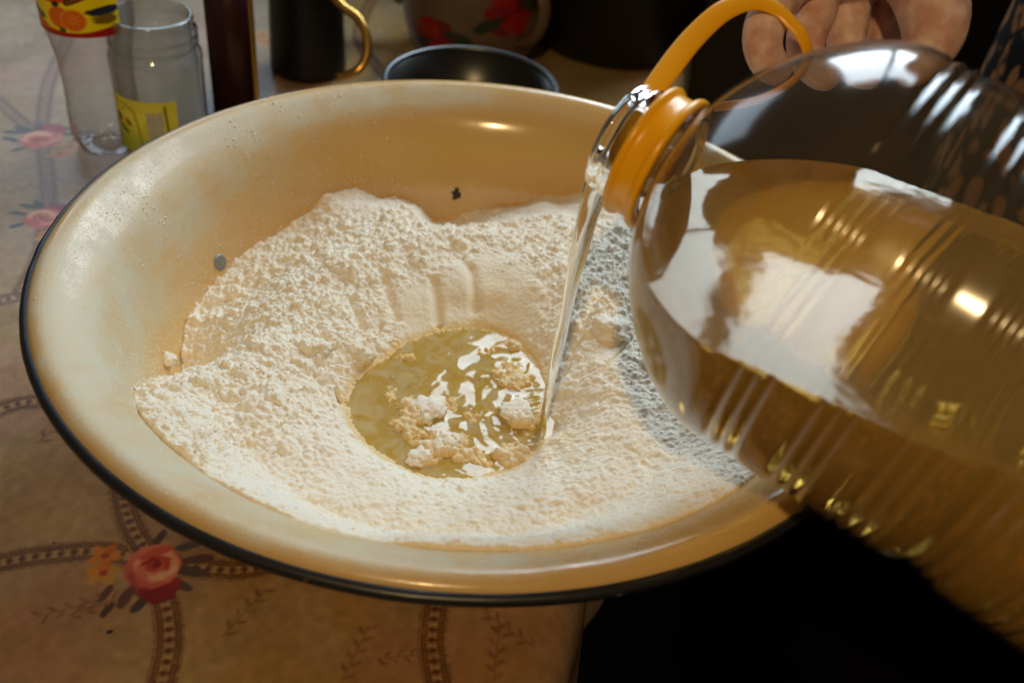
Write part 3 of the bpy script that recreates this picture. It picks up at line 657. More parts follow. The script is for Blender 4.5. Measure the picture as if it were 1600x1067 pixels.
m_pool, nt, b = new_mat('cloudy golden oil'); b.inputs['Base Color'].default_value = (.80, .54, .13, 1); b.inputs['Specular IOR Level'].default_value = .36; b.inputs['Roughness'].default_value = .05; b.inputs['IOR'].default_value = 1.47; b.inputs['Transmission Weight'].default_value = .50
tc = nt.nodes.new('ShaderNodeTexCoord'); no = nt.nodes.new('ShaderNodeTexNoise'); no.inputs['Scale'].default_value = 55; no.inputs['Detail'].default_value = 5; no.inputs['Distortion'].default_value = 2.2
nt.links.new(tc.outputs['Object'], no.inputs['Vector']); cr = nt.nodes.new('ShaderNodeValToRGB'); cr.color_ramp.elements[0].position = .40; cr.color_ramp.elements[0].color = (.80, .53, .11, 1); cr.color_ramp.elements[1].position = .70; cr.color_ramp.elements[1].color = (.90, .74, .40, 1)
nt.links.new(no.outputs['Fac'], cr.inputs['Fac']); nt.links.new(cr.outputs[0], b.inputs['Base Color'])
label(link('oil_pool', mesh_np('oil_pool', Vv, remap[Fq]), m_pool), 'rippling pool of golden oil in the crater of the flour', 'oil')
# bubbles on the pool
BV = []; BR = []
for (px, py, rr) in ((620, 575, .0022), (612, 592, .003), (652, 590, .003), (640, 605, .0024), (600, 660, .0016), (585, 618, .0012), (745, 600, .0016), (560, 650, .0012), (700, 560, .0014), (590, 600, .0013), (722, 545, .0012), (675, 612, .002)):
    p = at_z(px, py, ZP + RIM); BV.append(p + np.array([0, 0, .0002])); BR.append(rr)

BV = np.array(BV); BR = np.array(BR) * .75
hemi = [(math.cos(a) , math.sin(a)) for a in np.linspace(0, 1.55, 8)]
V_ = []; F_ = []
for p, rr in zip(BV, BR):
    o_ = len(V_)
    for (cr_, sz_) in hemi:
        for k_ in range(14): V_.append((p[0] + rr * cr_ * math.cos(k_ * .4488), p[1] + rr * cr_ * math.sin(k_ * .4488), p[2] + rr * sz_ * .8))
    for i_ in range(7):
        for k_ in range(14): F_.append((o_ + i_ * 14 + k_, o_ + i_ * 14 + (k_ + 1) % 14, o_ + (i_ + 1) * 14 + (k_ + 1) % 14, o_ + (i_ + 1) * 14 + k_))
o = link('oil_bubbles', mesh_np('oil_bubbles', V_, np.array(F_)), thin_clear('oil film', (.99, .96, .88), (.92, .82, .55), .03, 1.2)); o['kind'] = 'stuff'; label(o, 'small bubbles floating on the golden oil pool', 'bubbles')

# ------------------------------------------------------------------ oil bottle tipped over the basin
bn = np.array([.0570, -.0810, .1230 + RIM]); th_, ph_ = -.590, -.181
BA = np.array([math.cos(th_) * math.cos(ph_), math.sin(th_) * math.cos(ph_), math.sin(ph_)])
BR_, BS1, BS2, BP = .085, .029, .091, 1.532
k = np.linspace(0, 1, 40)
dome_s = BS1 + (BS2 - BS1) * k; dome_r = .024 + (BR_ - .024) * (1 - (1 - k) ** BP) ** (1 / BP)
s_cyl = np.arange(BS2 + .001, .318, .0007)
RIBS = np.array([.100 + .028 * g_ + o_ for g_ in range(8) for o_ in (0, .0058, .0112)])
def ribs(s, amp=.0015):
    s = np.asarray(s, float); return BR_ - amp * np.exp(-((s[..., None] - RIBS) / .0017) ** 2).sum(-1) - .0035 * np.exp(-((s - .186) / .010) ** 2)
body_prof = [(r_, s_) for s_, r_ in zip(dome_s, dome_r)] + [(float(ribs(np.array(s_))), s_) for s_ in s_cyl]
base_prof = [(BR_ - .001, .319), (BR_ - .004, .326), (BR_ - .012, .331), (BR_ - .022, .332), (.045, .327), (.02, .325), (.0005, .325)]
neck_prof = [(.0195, .0010), (.0200, 0.0), (.0222, -.0004), (.0236, .0004), (.0240, .0020), (.0232, .0032), (.0228, .0055), (.0246, .0070), (.0246, .0082), (.0228, .0095), (.0228, .0135), (.0245, .0150), (.0228, .0170), (.0232, .0240)]
bottle = empty('oil_bottle', tuple(bn + BA * .32 + np.array([0, 0, -.085])), 'large clear ribbed plastic bottle of golden oil, tipped over the basin', 'bottle')
m_pet = thin_clear('clear bottle plastic', (.95, .93, .88), (.50, .42, .32), .13, 1.5, .025)
link('bottle_body', lathe('bottle_body', body_prof + base_prof, 192, bn, BA), m_pet, bottle)
m_neck = glass('clear neck plastic', (.96, .95, .93), .0, 1.45)
nk = neck_prof + [(.024, BS1), (.0222, BS1 + .001), (.0208, .022), (.0200, .012), (.0195, .004)]
link('neck', lathe('neck', nk, 96, bn, BA, closed=True), m_neck, bottle)
# the oil inside, cut level
OILZ = bn[2] - .0165
inner = [(max(r_ - .0012, .0005), s_) for r_, s_ in body_prof if s_ <= BS2] + [(float(ribs(np.array(s_), .0008)) - .0018, s_) for s_ in s_cyl] + [(BR_ - .006, .3245), (BR_ - .02, .329), (.0005, .3235)]
inner = [(.0005, -.0002), (.0192, -.0002), (.0198, .010), (.0206, .022)] + inner
oil_me = lathe('oil', inner, 160, bn, BA)
bm = bmesh.new(); bm.from_mesh(oil_me)
bmesh.ops.holes_fill(bm, edges=[e for e in bm.edges if e.is_boundary])
gg = bmesh.ops.bisect_plane(bm, geom=bm.verts[:] + bm.edges[:] + bm.faces[:], plane_co=(0, 0, OILZ), plane_no=(0, 0, 1), clear_outer=True)
es = [e for e in gg['geom_cut'] if isinstance(e, bmesh.types.BMEdge)]
bmesh.ops.edgeloop_fill(bm, edges=es) if es else None
bmesh.ops.recalc_face_normals(bm, faces=bm.faces[:])
m_oil = glass('sunflower oil', (1.0, .66, .14), 0.0, 1.47)
b_ = m_oil.node_tree.nodes['Principled BSDF']; b_.inputs['Transmission Weight'].default_value = .74
tc = m_oil.node_tree.nodes.new('ShaderNodeTexCoord'); no = m_oil.node_tree.nodes.new('ShaderNodeTexNoise'); no.inputs['Scale'].default_value = 26; no.inputs['Detail'].default_value = 3
bp = m_oil.node_tree.nodes.new('ShaderNodeBump'); bp.inputs['Strength'].default_value = .35; bp.inputs['Distance'].default_value = .0012
m_oil.node_tree.links.new(tc.outputs['Object'], no.inputs['Vector']); m_oil.node_tree.links.new(no.outputs['Fac'], bp.inputs['Height']); m_oil.node_tree.links.new(bp.outputs['Normal'], b_.inputs['Normal'])
oil_ob = link('oil', bm_mesh('oil', bm), m_oil, bottle)
for p_ in oil_ob.data.polygons:
    if len(p_.vertices) > 12 or p_.normal.z > .999: p_.use_smooth = False; p_.material_index = 1
m_top = m_oil.copy(); m_top.name = 'oil surface'; b_ = m_top.node_tree.nodes['Principled BSDF']; b_.inputs['Transmission Weight'].default_value = .85; b_.inputs['Roughness'].default_value = .07; b_.inputs['Specular IOR Level'].default_value = .34
oil_ob.data.materials.append(m_top)
# orange collar and carrying strap
m_or, nt, b = new_mat('orange handle plastic'); b.inputs['Base Color'].default_value = (.98, .46, .003, 1); b.inputs['Roughness'].default_value = .28
b.inputs['Subsurface Weight'].default_value = .0; b.inputs['Subsurface Radius'].default_value = (.01, .004, .001); b.inputs['Subsurface Scale'].default_value = .4
ring = [(.0248, .0128), (.0288, .0122), (.0304, .0126), (.0308, .0140), (.0300, .0150), (.0284, .0155), (.0280, .0168), (.0280, .0222), (.0288, .0232), (.0310, .0236), (.0316, .0246), (.0314, .0262), (.0300, .0270), (.0248, .0268)]
ring = [(.0248 + (r_ - .0248) * .72, s_) for r_, s_ in ring]
link('collar', lathe('collar', ring, 96, bn, BA, closed=True), m_or, bottle)
sp = [at_depth(972, 285, .4185), at_depth(966, 235, .416), at_depth(985, 195, .417), at_depth(1012, 155, .423), at_depth(1045, 108, .430), at_depth(1085, 58, .437), at_depth(1130, 18, .442), at_depth(1175, 2, .446), at_depth(1212, 14, .448), at_depth(1238, 38, .448), at_depth(1256, 62, .449), at_depth(1262, 95, .455), at_depth(1235, 130, .462), at_depth(1180, 158, .466), at_depth(1120, 168, .462)]
sp = catmull(sp, 8); ns = len(sp); q = np.linspace(0, 1, ns)
wd = np.interp(q, [0, .1, .3, .5, .6, .72, 1], [.0036, .0044, .0052, .0045, .0036, .0032, .0036])
link('strap', sweep('strap', sp, wd, np.full(ns, .0013), 14, up=FWD * -1), m_or, bottle)

# ------------------------------------------------------------------ the stream
m_str = glass('falling oil', (1.0, .985, .93), 0.0, 1.47)
st = catmull([at_depth(958, 245, .4365), at_depth(943, 262, .4375), at_depth(932, 290, .442), at_depth(918, 340, .450), at_depth(899, 420, .464), at_depth(880, 510, .480), at_depth(862, 590, .496), at_z(846, 664, ZP + RIM - .003)], 14)
ns = len(st); q = np.linspace(0, 1, ns)
rx = np.interp(q, [0, .12, .3, .55, .8, 1], [.0100, .0078, .0062, .0048, .0036, .0034]); ry = np.interp(q, [0, .12, .3, .55, .8, 1], [.0030, .0030, .0030, .0028, .0026, .0028])
rx = rx * (1 + .13 * np.sin(q * 19 + 1) * np.sin(q * 7)); rx = rx * .86; ry = ry * .9 * (1 + .15 * np.sin(q * 27)); tw = np.interp(q, [0, .3, .6, 1], [0, .15, .9, 1.7])
label(link('oil_stream', sweep('oil_stream', st, rx, ry, 20, tw, up=-FWD), m_str), 'twisting ribbon of clear oil falling from the bottle neck into the flour', 'oil')

# ------------------------------------------------------------------ hand and person
def skin_body(name, chains, mat, parent, sub=2):
    """chains: list of [(point, radius), ...]; a chain starting with an int continues from that vertex"""
    Vs = []; Rs = []; Es = []
    for ch in chains:
        prev = None
        for it in ch:
            if isinstance(it, int): prev = it; continue
            Vs.append(tuple(it[0])); Rs.append(it[1]); i = len(Vs) - 1
            if prev is not None: Es.append((prev, i))
            prev = i
    me = bpy.data.meshes.new(name); me.from_pydata(Vs, Es, []); me.update()
    tmp = bpy.data.objects.new(name + '_tmp', me); C.objects.link(tmp)
    md = tmp.modifiers.new('skin', 'SKIN'); md.use_smooth_shade = True
    for i, r_ in enumerate(Rs): me.skin_vertices[0].data[i].radius = (r_, r_); me.skin_vertices[0].data[i].use_root = (i == 0)
    sb = tmp.modifiers.new('sub', 'SUBSURF'); sb.levels = sub; sb.render_levels = sub
    dg = bpy.context.evaluated_depsgraph_get(); ev = tmp.evaluated_get(dg)
    out = bpy.data.meshes.new_from_object(ev); out.name = name
    bpy.data.objects.remove(tmp); out.materials.clear()
    return link(name, out, mat, parent)
m_skin, nt, b = new_mat('floured skin')
b.inputs['Roughness'].default_value = .55; b.inputs['Subsurface Weight'].default_value = .15; b.inputs['Subsurface Radius'].default_value = (.01, .004, .002); b.inputs['Subsurface Scale'].default_value = .3
tc = nt.nodes.new('ShaderNodeTexCoord'); no = nt.nodes.new('ShaderNodeTexNoise'); no.inputs['Scale'].default_value = 110; no.inputs['Detail'].default_value = 7
nt.links.new(tc.outputs['Object'], no.inputs['Vector'])
cr = nt.nodes.new('ShaderNodeValToRGB'); cr.color_ramp.elements[0].position = .36; cr.color_ramp.elements[0].color = (.56, .29, .23, 1); cr.color_ramp.elements[1].position = .68; cr.color_ramp.elements[1].color = (.74, .56, .49, 1)
nt.links.new(no.outputs['Fac'], cr.inputs['Fac']); nt.links.new(cr.outputs[0], b.inputs['Base Color'])
bp = nt.nodes.new('ShaderNodeBump'); bp.inputs['Strength'].default_value = .4; bp.inputs['Distance'].default_value = .0015; nt.links.new(no.outputs['Fac'], bp.inputs['Height']); nt.links.new(bp.outputs['Normal'], b.inputs['Normal'])
A_ = at_depth
person = empty('person', (.56, .30, -.75), 'person in a black and brown spotted dress, floured hand gripping the bottle strap', 'person')
torso_c = np.array([.60, .30])
sh = np.array([.53, .47, .78]); el = np.array([.43, .26, .47]); wr = A_(1375, -190, .50)
pm1 = A_(1350, -110, .487); pm2 = A_(1335, -40, .484)
chains = [
    [(sh, .050), ((sh + el) / 2, .046), (el, .040), ((el * .6 + wr * .4), .038), ((el * .25 + wr * .75), .031), (wr, .027), (pm1, .032), (pm2, .035)],   # 0..7
    [7, (A_(1245, -40, .466), .0115), (A_(1205, 15, .458), .0105), (A_(1186, 62, .456), .0105), (A_(1200, 105, .460), .0095), (A_(1232, 118, .465), .008)],
    [7, (A_(1290, -20, .480), .0115), (A_(1262, 45, .476), .0105), (A_(1255, 88, .473), .0100), (A_(1280, 118, .476), .0090), (A_(1310, 120, .480), .008)],
    [7, (A_(1335, -10, .490), .0115), (A_(1322, 50, .488), .0105), (A_(1322, 95, .486), .0098), (A_(1350, 120, .488), .0085), (A_(1375, 115, .49), .008)],
    [7, (A_(1385, -10, .498), .0105), (A_(1378, 50, .496), .0095), (A_(1384, 88, .494), .0085), (A_(1405, 105, .495), .0075), (A_(1425, 100, .497), .007)],
    [6, (A_(1432, -62, .462), .0185), (A_(1462, 10, .452), .0175), (A_(1462, 62, .448), .0150), (A_(1430, 105, .446), .0110), (A_(1395, 112, .447), .009)],
]
skin_body('body', chains, m_skin, person, 2)
# dress: torso, skirt and one short sleeve as one loft
def loft(name, rings, n=48):
    V_ = []; 
    for (cx, cyy, z, rx, ry) in rings:
        for k in range(n):
            a = 2 * math.pi * k / n; f = 1 + .03 * math.sin(a * 9 + z * 14) * (1 if z < .2 else .3)
            V_.append((cx + rx * math.cos(a) * f, cyy + ry * math.sin(a) * f, z))
    F_ = [(i * n + k, i * n + (k + 1) % n, (i + 1) * n + (k + 1) % n, (i + 1) * n + k) for i in range(len(rings) - 1) for k in range(n)]
    F_ += [tuple(range(n))[::-1], tuple((len(rings) - 1) * n + k for k in range(n))]
    me = bpy.data.meshes.new(name); me.from_pydata(V_, [], F_); me.update(); return me
tx, ty = .575, .29
rings = [(tx + .03, ty, -.70, .21, .27), (tx + .02, ty, -.45, .20, .26), (tx, ty, -.2, .18, .24), (tx, ty, 0, .165, .225), (tx, ty, .18, .150, .205), (tx, ty, .32, .135, .19), (tx, ty, .48, .14, .195), (tx, ty, .62, .145, .205), (tx, ty, .74, .125, .215), (tx + .01, ty, .80, .095, .20), (tx + .015, ty, .84, .07, .12), (tx + .015, ty, .86, .055, .06)]
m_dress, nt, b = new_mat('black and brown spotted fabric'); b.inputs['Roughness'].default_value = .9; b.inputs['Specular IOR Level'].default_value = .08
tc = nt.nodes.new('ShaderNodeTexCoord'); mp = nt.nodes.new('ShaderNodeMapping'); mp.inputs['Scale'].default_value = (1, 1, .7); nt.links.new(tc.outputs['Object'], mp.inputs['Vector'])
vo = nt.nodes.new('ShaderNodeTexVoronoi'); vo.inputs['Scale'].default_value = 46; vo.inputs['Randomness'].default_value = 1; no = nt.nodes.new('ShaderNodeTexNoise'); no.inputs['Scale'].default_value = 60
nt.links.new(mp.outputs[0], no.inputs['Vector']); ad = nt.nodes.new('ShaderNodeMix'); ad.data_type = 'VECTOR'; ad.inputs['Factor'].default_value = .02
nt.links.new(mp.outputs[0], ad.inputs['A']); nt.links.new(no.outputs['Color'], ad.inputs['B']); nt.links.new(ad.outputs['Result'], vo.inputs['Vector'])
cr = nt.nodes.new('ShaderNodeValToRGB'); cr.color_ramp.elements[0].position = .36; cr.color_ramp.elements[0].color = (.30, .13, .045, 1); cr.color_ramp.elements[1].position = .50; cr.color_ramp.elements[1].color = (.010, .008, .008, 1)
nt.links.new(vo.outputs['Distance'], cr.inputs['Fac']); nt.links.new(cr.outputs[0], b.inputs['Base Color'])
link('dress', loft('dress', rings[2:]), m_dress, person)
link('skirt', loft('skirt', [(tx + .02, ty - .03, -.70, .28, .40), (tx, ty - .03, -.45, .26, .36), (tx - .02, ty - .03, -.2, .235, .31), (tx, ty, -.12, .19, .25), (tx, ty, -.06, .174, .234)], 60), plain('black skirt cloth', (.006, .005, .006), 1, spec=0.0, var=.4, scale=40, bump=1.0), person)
sl = catmull([np.array([.575, .40, .78]), sh + np.array([0, .01, .0]), (sh * .6 + el * .4), (sh * .25 + el * .75)], 6)
link('sleeve', sweep('sleeve', sl, np.linspace(.085, .062, len(sl)), np.linspace(.085, .062, len(sl)), 24), m_dress, person)

# ------------------------------------------------------------------ jars behind on the left
jp = at_z(262, 232, 0.0); jar = empty('glass_jar', (jp[0], jp[1], 0), 'open clear glass jar with a yellow label, nearest the basin', 'jar')
m_glass = thin_clear('jar glass', (.90, .92, .92), (.50, .53, .55), .07, 2.4, .11, (.8, .82, .85))
JR = .0355
jprof = [(.0005, .004), (JR - .006, .003), (JR - .001, .008), (JR, .016), (JR + .0005, .074), (JR + .001, .082), (JR + .0005, .087), (JR - .002, .091), (JR - .0042, .0935), (JR - .0008, .0955), (JR - .0008, .098), (JR - .0042, .100), (JR - .0008, .1025), (JR - .0008, .105), (JR - .0042, .1075), (JR - .003, .114), (JR - .0035, .1165), (JR - .005, .1172), (JR - .0058, .116), (JR - .0055, .094), (JR - .003, .084), (JR - .0025, .016), (JR - .007, .0065), (.0005, .0065)]
link('jar_wall', lathe('jar_wall', jprof, 96, (jp[0], jp[1], 0)), m_glass, jar)
lc = Canvas(512, 512, 0, 0, 1, 1, (.90, .90, .34))
nx, ny = np.meshgrid(np.linspace(0, 1, 512), np.linspace(0, 1, 512)); lc.a += ((fbm(nx * 6, ny * 6, 4, 4) - .5) * .14)[..., None]
gr = sstep(.6, .1, ny + .25 * (nx - .5))[..., None]; lc.a = lc.a * (1 - gr * .6) + np.array([.55, .68, .25]) * gr * .6
def bar(cvs, x0, y0, x1, y1, w_, col, op=1):
    m_ = max(2, int(math.hypot(x1 - x0, y1 - y0) / (w_ * .5)))
    for k_ in range(m_ + 1): cvs.ell(x0 + (x1 - x0) * k_ / m_, y0 + (y1 - y0) * k_ / m_, w_, w_, 0, col, op, .4)
for s_ in ((.02, .93, .3, .88), (.3, .88, .42, .78), (.42, .78, .46, .5), (.46, .5, .5, .02)): bar(lc, *s_, .008, (.38, .36, .08))
lc.a[:410, 300:415] = (.74, .75, .70); lc.a[:410, 300:415] += ((fbm(nx[:410, 300:415] * 30, ny[:410, 300:415] * 12, 3, 9) - .5) * .12)[..., None]
bar(lc, .845, .92, .87, .1, .014, (.40, .36, .06)); lc.ell(.13, .62, .08, .045, -.9, (.18, .34, .12), 1, .2); lc.ell(.30, .56, .07, .04, -1, (.55, .34, .1), 1, .3); lc.ell(.2, .42, .11, .04, -.7, (.3, .46, .16), 1, .3); lc.ell(.23, .8, .02, .02, 0, (.45, .35, .1), 1, .3); lc.ell(.1, .52, .07, .03, -.6, (.7, .4, .2), .8, .4)
m_lab = image_mat('yellow paper label', lc.a, .7)
def curved_label(name, c, rfun, z0, z1, a0, a1, mat, parent, nz=6, na=30):
    V_ = []; UV_ = []
    for i in range(nz + 1):
        z = z0 + (z1 - z0) * i / nz
        for k_ in range(na + 1):
            a = math.radians(a0 + (a1 - a0) * k_ / na); rr = rfun(z) + .0006; V_.append((c[0] + rr * math.cos(a), c[1] + rr * math.sin(a), z)); UV_.append((k_ / na, i / nz))
    F_ = np.array([(i * (na + 1) + k_, i * (na + 1) + k_ + 1, (i + 1) * (na + 1) + k_ + 1, (i + 1) * (na + 1) + k_) for i in range(nz) for k_ in range(na)])
    me = mesh_np(name, V_, F_); l_ = me.uv_layers.new(name='UVMap'); l_.data.foreach_set('uv', np.array(UV_, np.float32)[F_.ravel()].ravel())
    return link(name, me, mat, parent)
curved_label('label', jp, lambda z: JR, .012, .059, 212, 306, m_lab, jar)

bp_ = at_z(172, 225, 0.0); bot = empty('drink_bottle', (bp_[0], bp_[1], 0), 'clear plastic drink bottle with a yellow and red orange-juice label, behind the jar', 'bottle')
BQ = .0335
def bprof(z): return np.interp(z, [0, .004, .012, .03, .055, .08, .098, .108, .172, .19, .21, .228, .24, .25], [.022, .026, .0285, .0285, .0275, .029, .032, .0345, .0345, .033, .024, .0150, .0130, .0130])
zs = np.concatenate([np.linspace(0, .02, 10), np.linspace(.022, .25, 80)])
pr = [(.0005, .006), (.012, .004)] + [(float(bprof(z)), float(z)) for z in zs]
m_pet2 = thin_clear('drink bottle plastic', (.93, .92, .92), (.48, .47, .47), .07, 2.0, .06, (.8, .82, .85))
def petal(R, Z, th):
    return R - .0035 * np.clip((.03 - Z) / .03, 0, 1) * (np.cos(th * 5) > .3) * (R > .012), Z
link('bottle_wall', lathe('bottle_wall', pr, 100, (bp_[0], bp_[1], 0), wob=petal), m_pet2, bot)
dc = Canvas(640, 512, 0, 0, 1, 1, (.93, .86, .02))
sx_, sy_ = np.meshgrid(np.linspace(0, 1, 640), np.linspace(0, 1, 512))
dc.a[:, :] = np.array([1.0, .93, .02]); band_ = .085 + .03 * np.sin(sx_ * 7 + .5)
dc.ell(.50, .72, .36, .34, 0, (.86, .25, .03), 1, .1, .08, 3); dc.ell(.51, .76, .30, .30, 0, (.95, .62, .05), 1, .08)
for k_ in range(40):
    t_ = k_ / 39; dc.ell(.30 + .42 * t_, .55 + .22 * t_ ** 1.8, .06, .055, 0, (.02, .09, .15), 1, .15)
for k_ in range(24):
    t_ = k_ / 23; dc.ell(.60 + .24 * t_, .40 + .13 * t_, .03, .036, 0, (.36, .20, .04), 1, .15)
for k_ in range(9): dc.ell(.615 + .215 * k_ / 8, .408 + .118 * k_ / 8, .008, .014, 0, (.75, .55, .2), .8, .3)
dc.ell(.10, .32, .12, .07, -.4, (.92, .92, .95), 1, .2); dc.ell(.18, .27, .12, .045, -.35, (.10, .25, .55), 1, .2, .2, 2); dc.ell(.30, .2, .07, .04, -.2, (.2, .3, .4), .9, .3, .3, 4); dc.ell(.88, .30, .15, .05, .12, (.12, .14, .3), 1, .2, .2, 6)
dc.ell(.88, .2, .1, .06, 0, (.5, .42, .06), 1, .3, .3, 8)
dc.a = np.where((sy_ < band_)[..., None], np.array([.68, .05, .02]), dc.a); 
dc.ell(.30, .1, .12, .045, -.2, (.85, .38, .03), 1, .3, .3, 9)
dc.ell(.52, .22, .10, .125, 0, (.90, .45, .04), 1, .1); dc.ell(.63, .20, .105, .13, 0, (.95, .62, .15), 1, .08); dc.ell(.63, .20, .088, .11, 0, (.90, .42, .04), 1, .1)
for k_ in range(8): t_ = k_ * .785; dc.ell(.63 + .04 * math.cos(t_), .20 + .05 * math.sin(t_), .034, .008, t_, (.96, .62, .16), .8, .3)
dc.ell(.50, .37, .035, .03, .6, (.08, .2, .05), 1, .2); dc.ell(.53, .08, .03, .03, .6, (.2, .4, .08), 1, .2)
m_dl = image_mat('printed juice label', dc.a, .35)
curved_label('label', bp_, lambda z: float(bprof(z)), .107, .174, 178, 330, m_dl, bot, 10, 40)
link('cap', lathe('cap', [(.0005, .252), (.013, .252), (.0145, .250), (.0148, .236), (.0138, .234)], 40, (bp_[0], bp_[1], 0)), plain('red cap plastic', (.5, .03, .02), .4), bot)

# ------------------------------------------------------------------ dark things at the back
m_maroon = plain('maroon lacquer', (.035, .006, .010), .35, var=.3, scale=20)
m_gold = plain('worn gold trim', (.60, .36, .09), .28, 1.0)
tp = at_z(356, 185, 0.0) + np.array([0, .0, 0]); tin = empty('tea_tin', (tp[0], tp[1], 0), 'maroon tea tin with a gold edge beside the glass jar', 'tin')
def rbox(cx, cyy, z0, hx, hy, h, rot, bev):
    bm = bmesh.new(); bmesh.ops.create_cube(bm, size=1)
    bmesh.ops.scale(bm, vec=(hx * 2, hy * 2, h), verts=bm.verts); bmesh.ops.bevel(bm, geom=bm.edges[:], offset=bev, segments=3, affect='EDGES')
    bmesh.ops.rotate(bm, cent=(0, 0, 0), matrix=Matrix.Rotation(rot, 3, 'Z'), verts=bm.verts); bmesh.ops.translate(bm, vec=(cx, cyy, z0 + h / 2), verts=bm.verts); return bm
link('tin_body', bm_mesh('tin_body', rbox(tp[0] + .004, tp[1] + .02, 0, .020, .03, .17, .25, .005)), m_maroon, tin)
link('lid', bm_mesh('lid', rbox(tp[0] + .004, tp[1] + .02, .1705, .021, .031, .02, .25, .004)), m_maroon, tin)
ge = [np.array([tp[0] + .0285, tp[1] - .0055, z]) for z in np.linspace(.004, .168, 8)]
link('edge_trim', sweep('edge_trim', ge, .0026, .0026, 10, up=(0, 1, 0)), m_gold, tin)

m_dark = plain('black lacquered steel', (.012, .012, .013), .28, .0, .6)
m_steel = plain('dark brushed steel', (.035, .035, .04), .42, .9, var=.2, scale=40)
cp = at_z(468, 142, 0.0) + np.array([0, .05, 0]); pot = empty('coffee_pot', (cp[0], cp[1], 0), 'tall dark steel coffee pot with a curved brass handle, left of the empty pot', 'coffee pot')
cpr = [(.0005, 0), (.034, 0), (.037, .004)] 
for k_ in range(60):
    z = .006 + k_ * .0034; g_ = .0012 * (math.exp(-((z - .105) / .0016) ** 2) + math.exp(-((z - .12) / .0016) ** 2) + math.exp(-((z - .085) / .0016) ** 2) + math.exp(-((z - .14) / .0016) ** 2)); cpr.append((.037 - .006 * z / .2 - g_, z))
cpr += [(.030, .212), (.02, .218), (.0005, .220)]
link('pot_body', lathe('pot_body', cpr, 80, (cp[0], cp[1], 0)), m_steel, pot)
hd = catmull([at_depth(522, -4, .93), at_depth(536, 12, .93), at_depth(558, 28, .93), at_depth(572, 55, .93), at_depth(572, 88, .93), at_depth(556, 112, .93), at_depth(525, 122, .935)], 7)
hx = hd - at_depth(530, 60, .93) ; 
link('handle', sweep('handle', hd, .0042, .0030, 12, up=-FWD), m_gold, pot)
link('knob', lathe('knob', [(.0005, .236), (.007, .234), (.009, .228), (.006, .220), (.004, .2195)], 30, (cp[0], cp[1], 0)), m_gold, pot)

pz = .085; pp = at_z(736, 128, pz); pan = empty('cooking_pot', (pp[0], pp[1], 0), 'dark empty cooking pot with a thin steel rim, right behind the basin', 'pot')
PR_ = .0680
link('pan_body', lathe('pan_body', [(.0005, .002), (PR_ - .012, .002), (PR_ - .003, .010), (PR_, .02), (PR_, pz - .003), (PR_ - .002, pz - .003), (PR_ - .002, .022), (PR_ - .006, .010), (.0005, .007)], 96, (pp[0], pp[1], 0)), plain('dark pan enamel', (.012, .012, .013), .3, 0, .6), pan)
tt = np.linspace(0, 2 * np.pi, 11)[:-1]
link('pan_rim', lathe('pan_rim', np.stack([PR_ + .0012 + .0030 * np.cos(tt), pz - .0015 + .0028 * np.sin(tt)], 1), 96, (pp[0], pp[1], 0), closed=True), plain('dull pan rim', (.11, .115, .12), .35, .8), pan)
for sgn in (-1, 1):
    q0 = np.array([pp[0], pp[1], pz - .018]); dr = np.array([.25 * sgn, .97 * sgn, 0]); tn = np.array([-.97, .25, 0]) * sgn
    link('handle', sweep('handle', catmull([q0 + dr * (PR_ - .001) - tn * .02, q0 + dr * (PR_ + .014) - tn * .014, q0 + dr * (PR_ + .014) + tn * .014, q0 + dr * (PR_ - .001) + tn * .02], 6), .0035, .0035, 10), m_dark, pan)

kc_ = Canvas(700, 400, 0, 0, 1.75, 1, (.40, .32, .25))
ux, uy = np.meshgrid(np.linspace(0, 1.75, 700), np.linspace(0, 1, 400)); kc_.a += ((fbm(ux * 5, uy * 5, 4, 6) - .5) * .10)[..., None]
for cx_, cyy_, sd in ((1.165, .46, 3), (1.46, .62, 6), (.6, .5, 8), (.2, .45, 9)):
    for k_ in range(6): t_ = k_ * 1.05; kc_.ell(cx_ + .05 * math.cos(t_), cyy_ + .06 * math.sin(t_), .055, .05, t_, ((.5, .05, .03), (.42, .03, .03), (.58, .1, .06))[k_ % 3], .95, .2, .2, sd + k_)
    kc_.ell(cx_ - .09, cyy_ - .05, .06, .03, .6, (.14, .18, .07), .9, .2, .2, sd); kc_.ell(cx_ + .1, cyy_ + .03, .06, .03, -.4, (.16, .2, .12), .9, .2, .2, sd + 1)
m_ket = image_mat('flowered enamel', kc_.a, .3)
kp_ = at_z(728, 62, 0.03) + np.array([.006, .045, 0]); ket = empty('kettle', (kp_[0], kp_[1], 0), 'cream enamel kettle with red flowers, behind the empty pot', 'kettle')
ke = catmull([(.0005, 0), (.046, 0), (.060, .006), (.071, .028), (.074, .055), (.069, .085), (.058, .110), (.040, .124), (.034, .127)], 6)
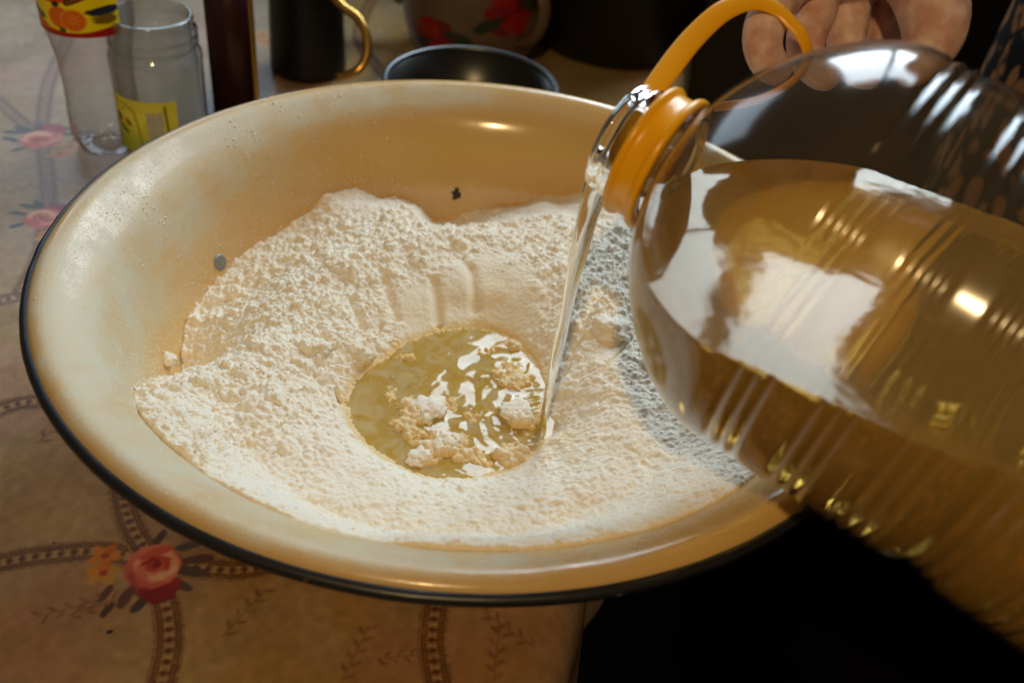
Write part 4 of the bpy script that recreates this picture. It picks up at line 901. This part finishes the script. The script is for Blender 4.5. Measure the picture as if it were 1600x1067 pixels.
link('kettle_body', lathe('kettle_body', ke, 96, (kp_[0], kp_[1], 0), uv=True), m_ket, ket)
link('lid', lathe('lid', [(.0345, .1275), (.036, .129), (.028, .139), (.008, .146), (.006, .152), (.010, .158), (.006, .164), (.0005, .165)], 60, (kp_[0], kp_[1], 0)), m_ket, ket)
b0 = np.array([kp_[0], kp_[1], .0]); tri = lambda a, r_, z: b0 + np.array([math.cos(a) * r_, math.sin(a) * r_, z])
link('spout', sweep('spout', catmull([tri(2.9, .074, .05), tri(2.9, .100, .062), tri(2.9, .118, .10), tri(2.9, .138, .122)], 6), np.linspace(.016, .008, 19), np.linspace(.016, .008, 19), 16), m_ket, ket)
link('handle', sweep('handle', catmull([tri(-.8, .066, .088), tri(-.8, .084, .096), tri(-.8, .098, .078), tri(-.8, .092, .050), tri(-.8, .071, .032)], 6), np.full(25, .0075), np.full(25, .0045), 14), m_ket, ket)

sp_ = at_z(965, 100, 0.0) + np.array([.0, .07, 0]); stk = empty('stock_pot', (sp_[0], sp_[1], 0), 'wide black stock pot at the table edge behind the bottle neck', 'pot')
SR = .095
link('pot_body', lathe('pot_body', [(.0005, .0), (SR - .008, 0), (SR, .008), (SR, .27), (SR + .003, .273), (SR, .276), (SR - .003, .274), (SR - .003, .012), (.0005, .006)], 96, (sp_[0], sp_[1], 0)), plain('sooty black enamel', (.010, .009, .008), .45, 0, .4, var=.5, scale=30), stk)
link('lid', lathe('lid', [(SR - .002, .2775), (SR + .001, .280), (SR * .6, .292), (.012, .298), (.010, .306), (.014, .314), (.0005, .317)], 80, (sp_[0], sp_[1], 0)), plain('sooty black lid', (.012, .010, .009), .4, 0, .4), stk)
for sgn in (-1, 1):
    q0 = np.array([sp_[0], sp_[1], .225]); dr = np.array([sgn * .8, -.6 * sgn, 0]); tn = np.array([.6, .8, 0]) * sgn
    link('handle', sweep('handle', catmull([q0 + dr * (SR - .001) - tn * .03, q0 + dr * (SR + .022) - tn * .022, q0 + dr * (SR + .022) + tn * .022, q0 + dr * (SR - .001) + tn * .03], 6), .0045, .0045, 10), m_dark, stk)
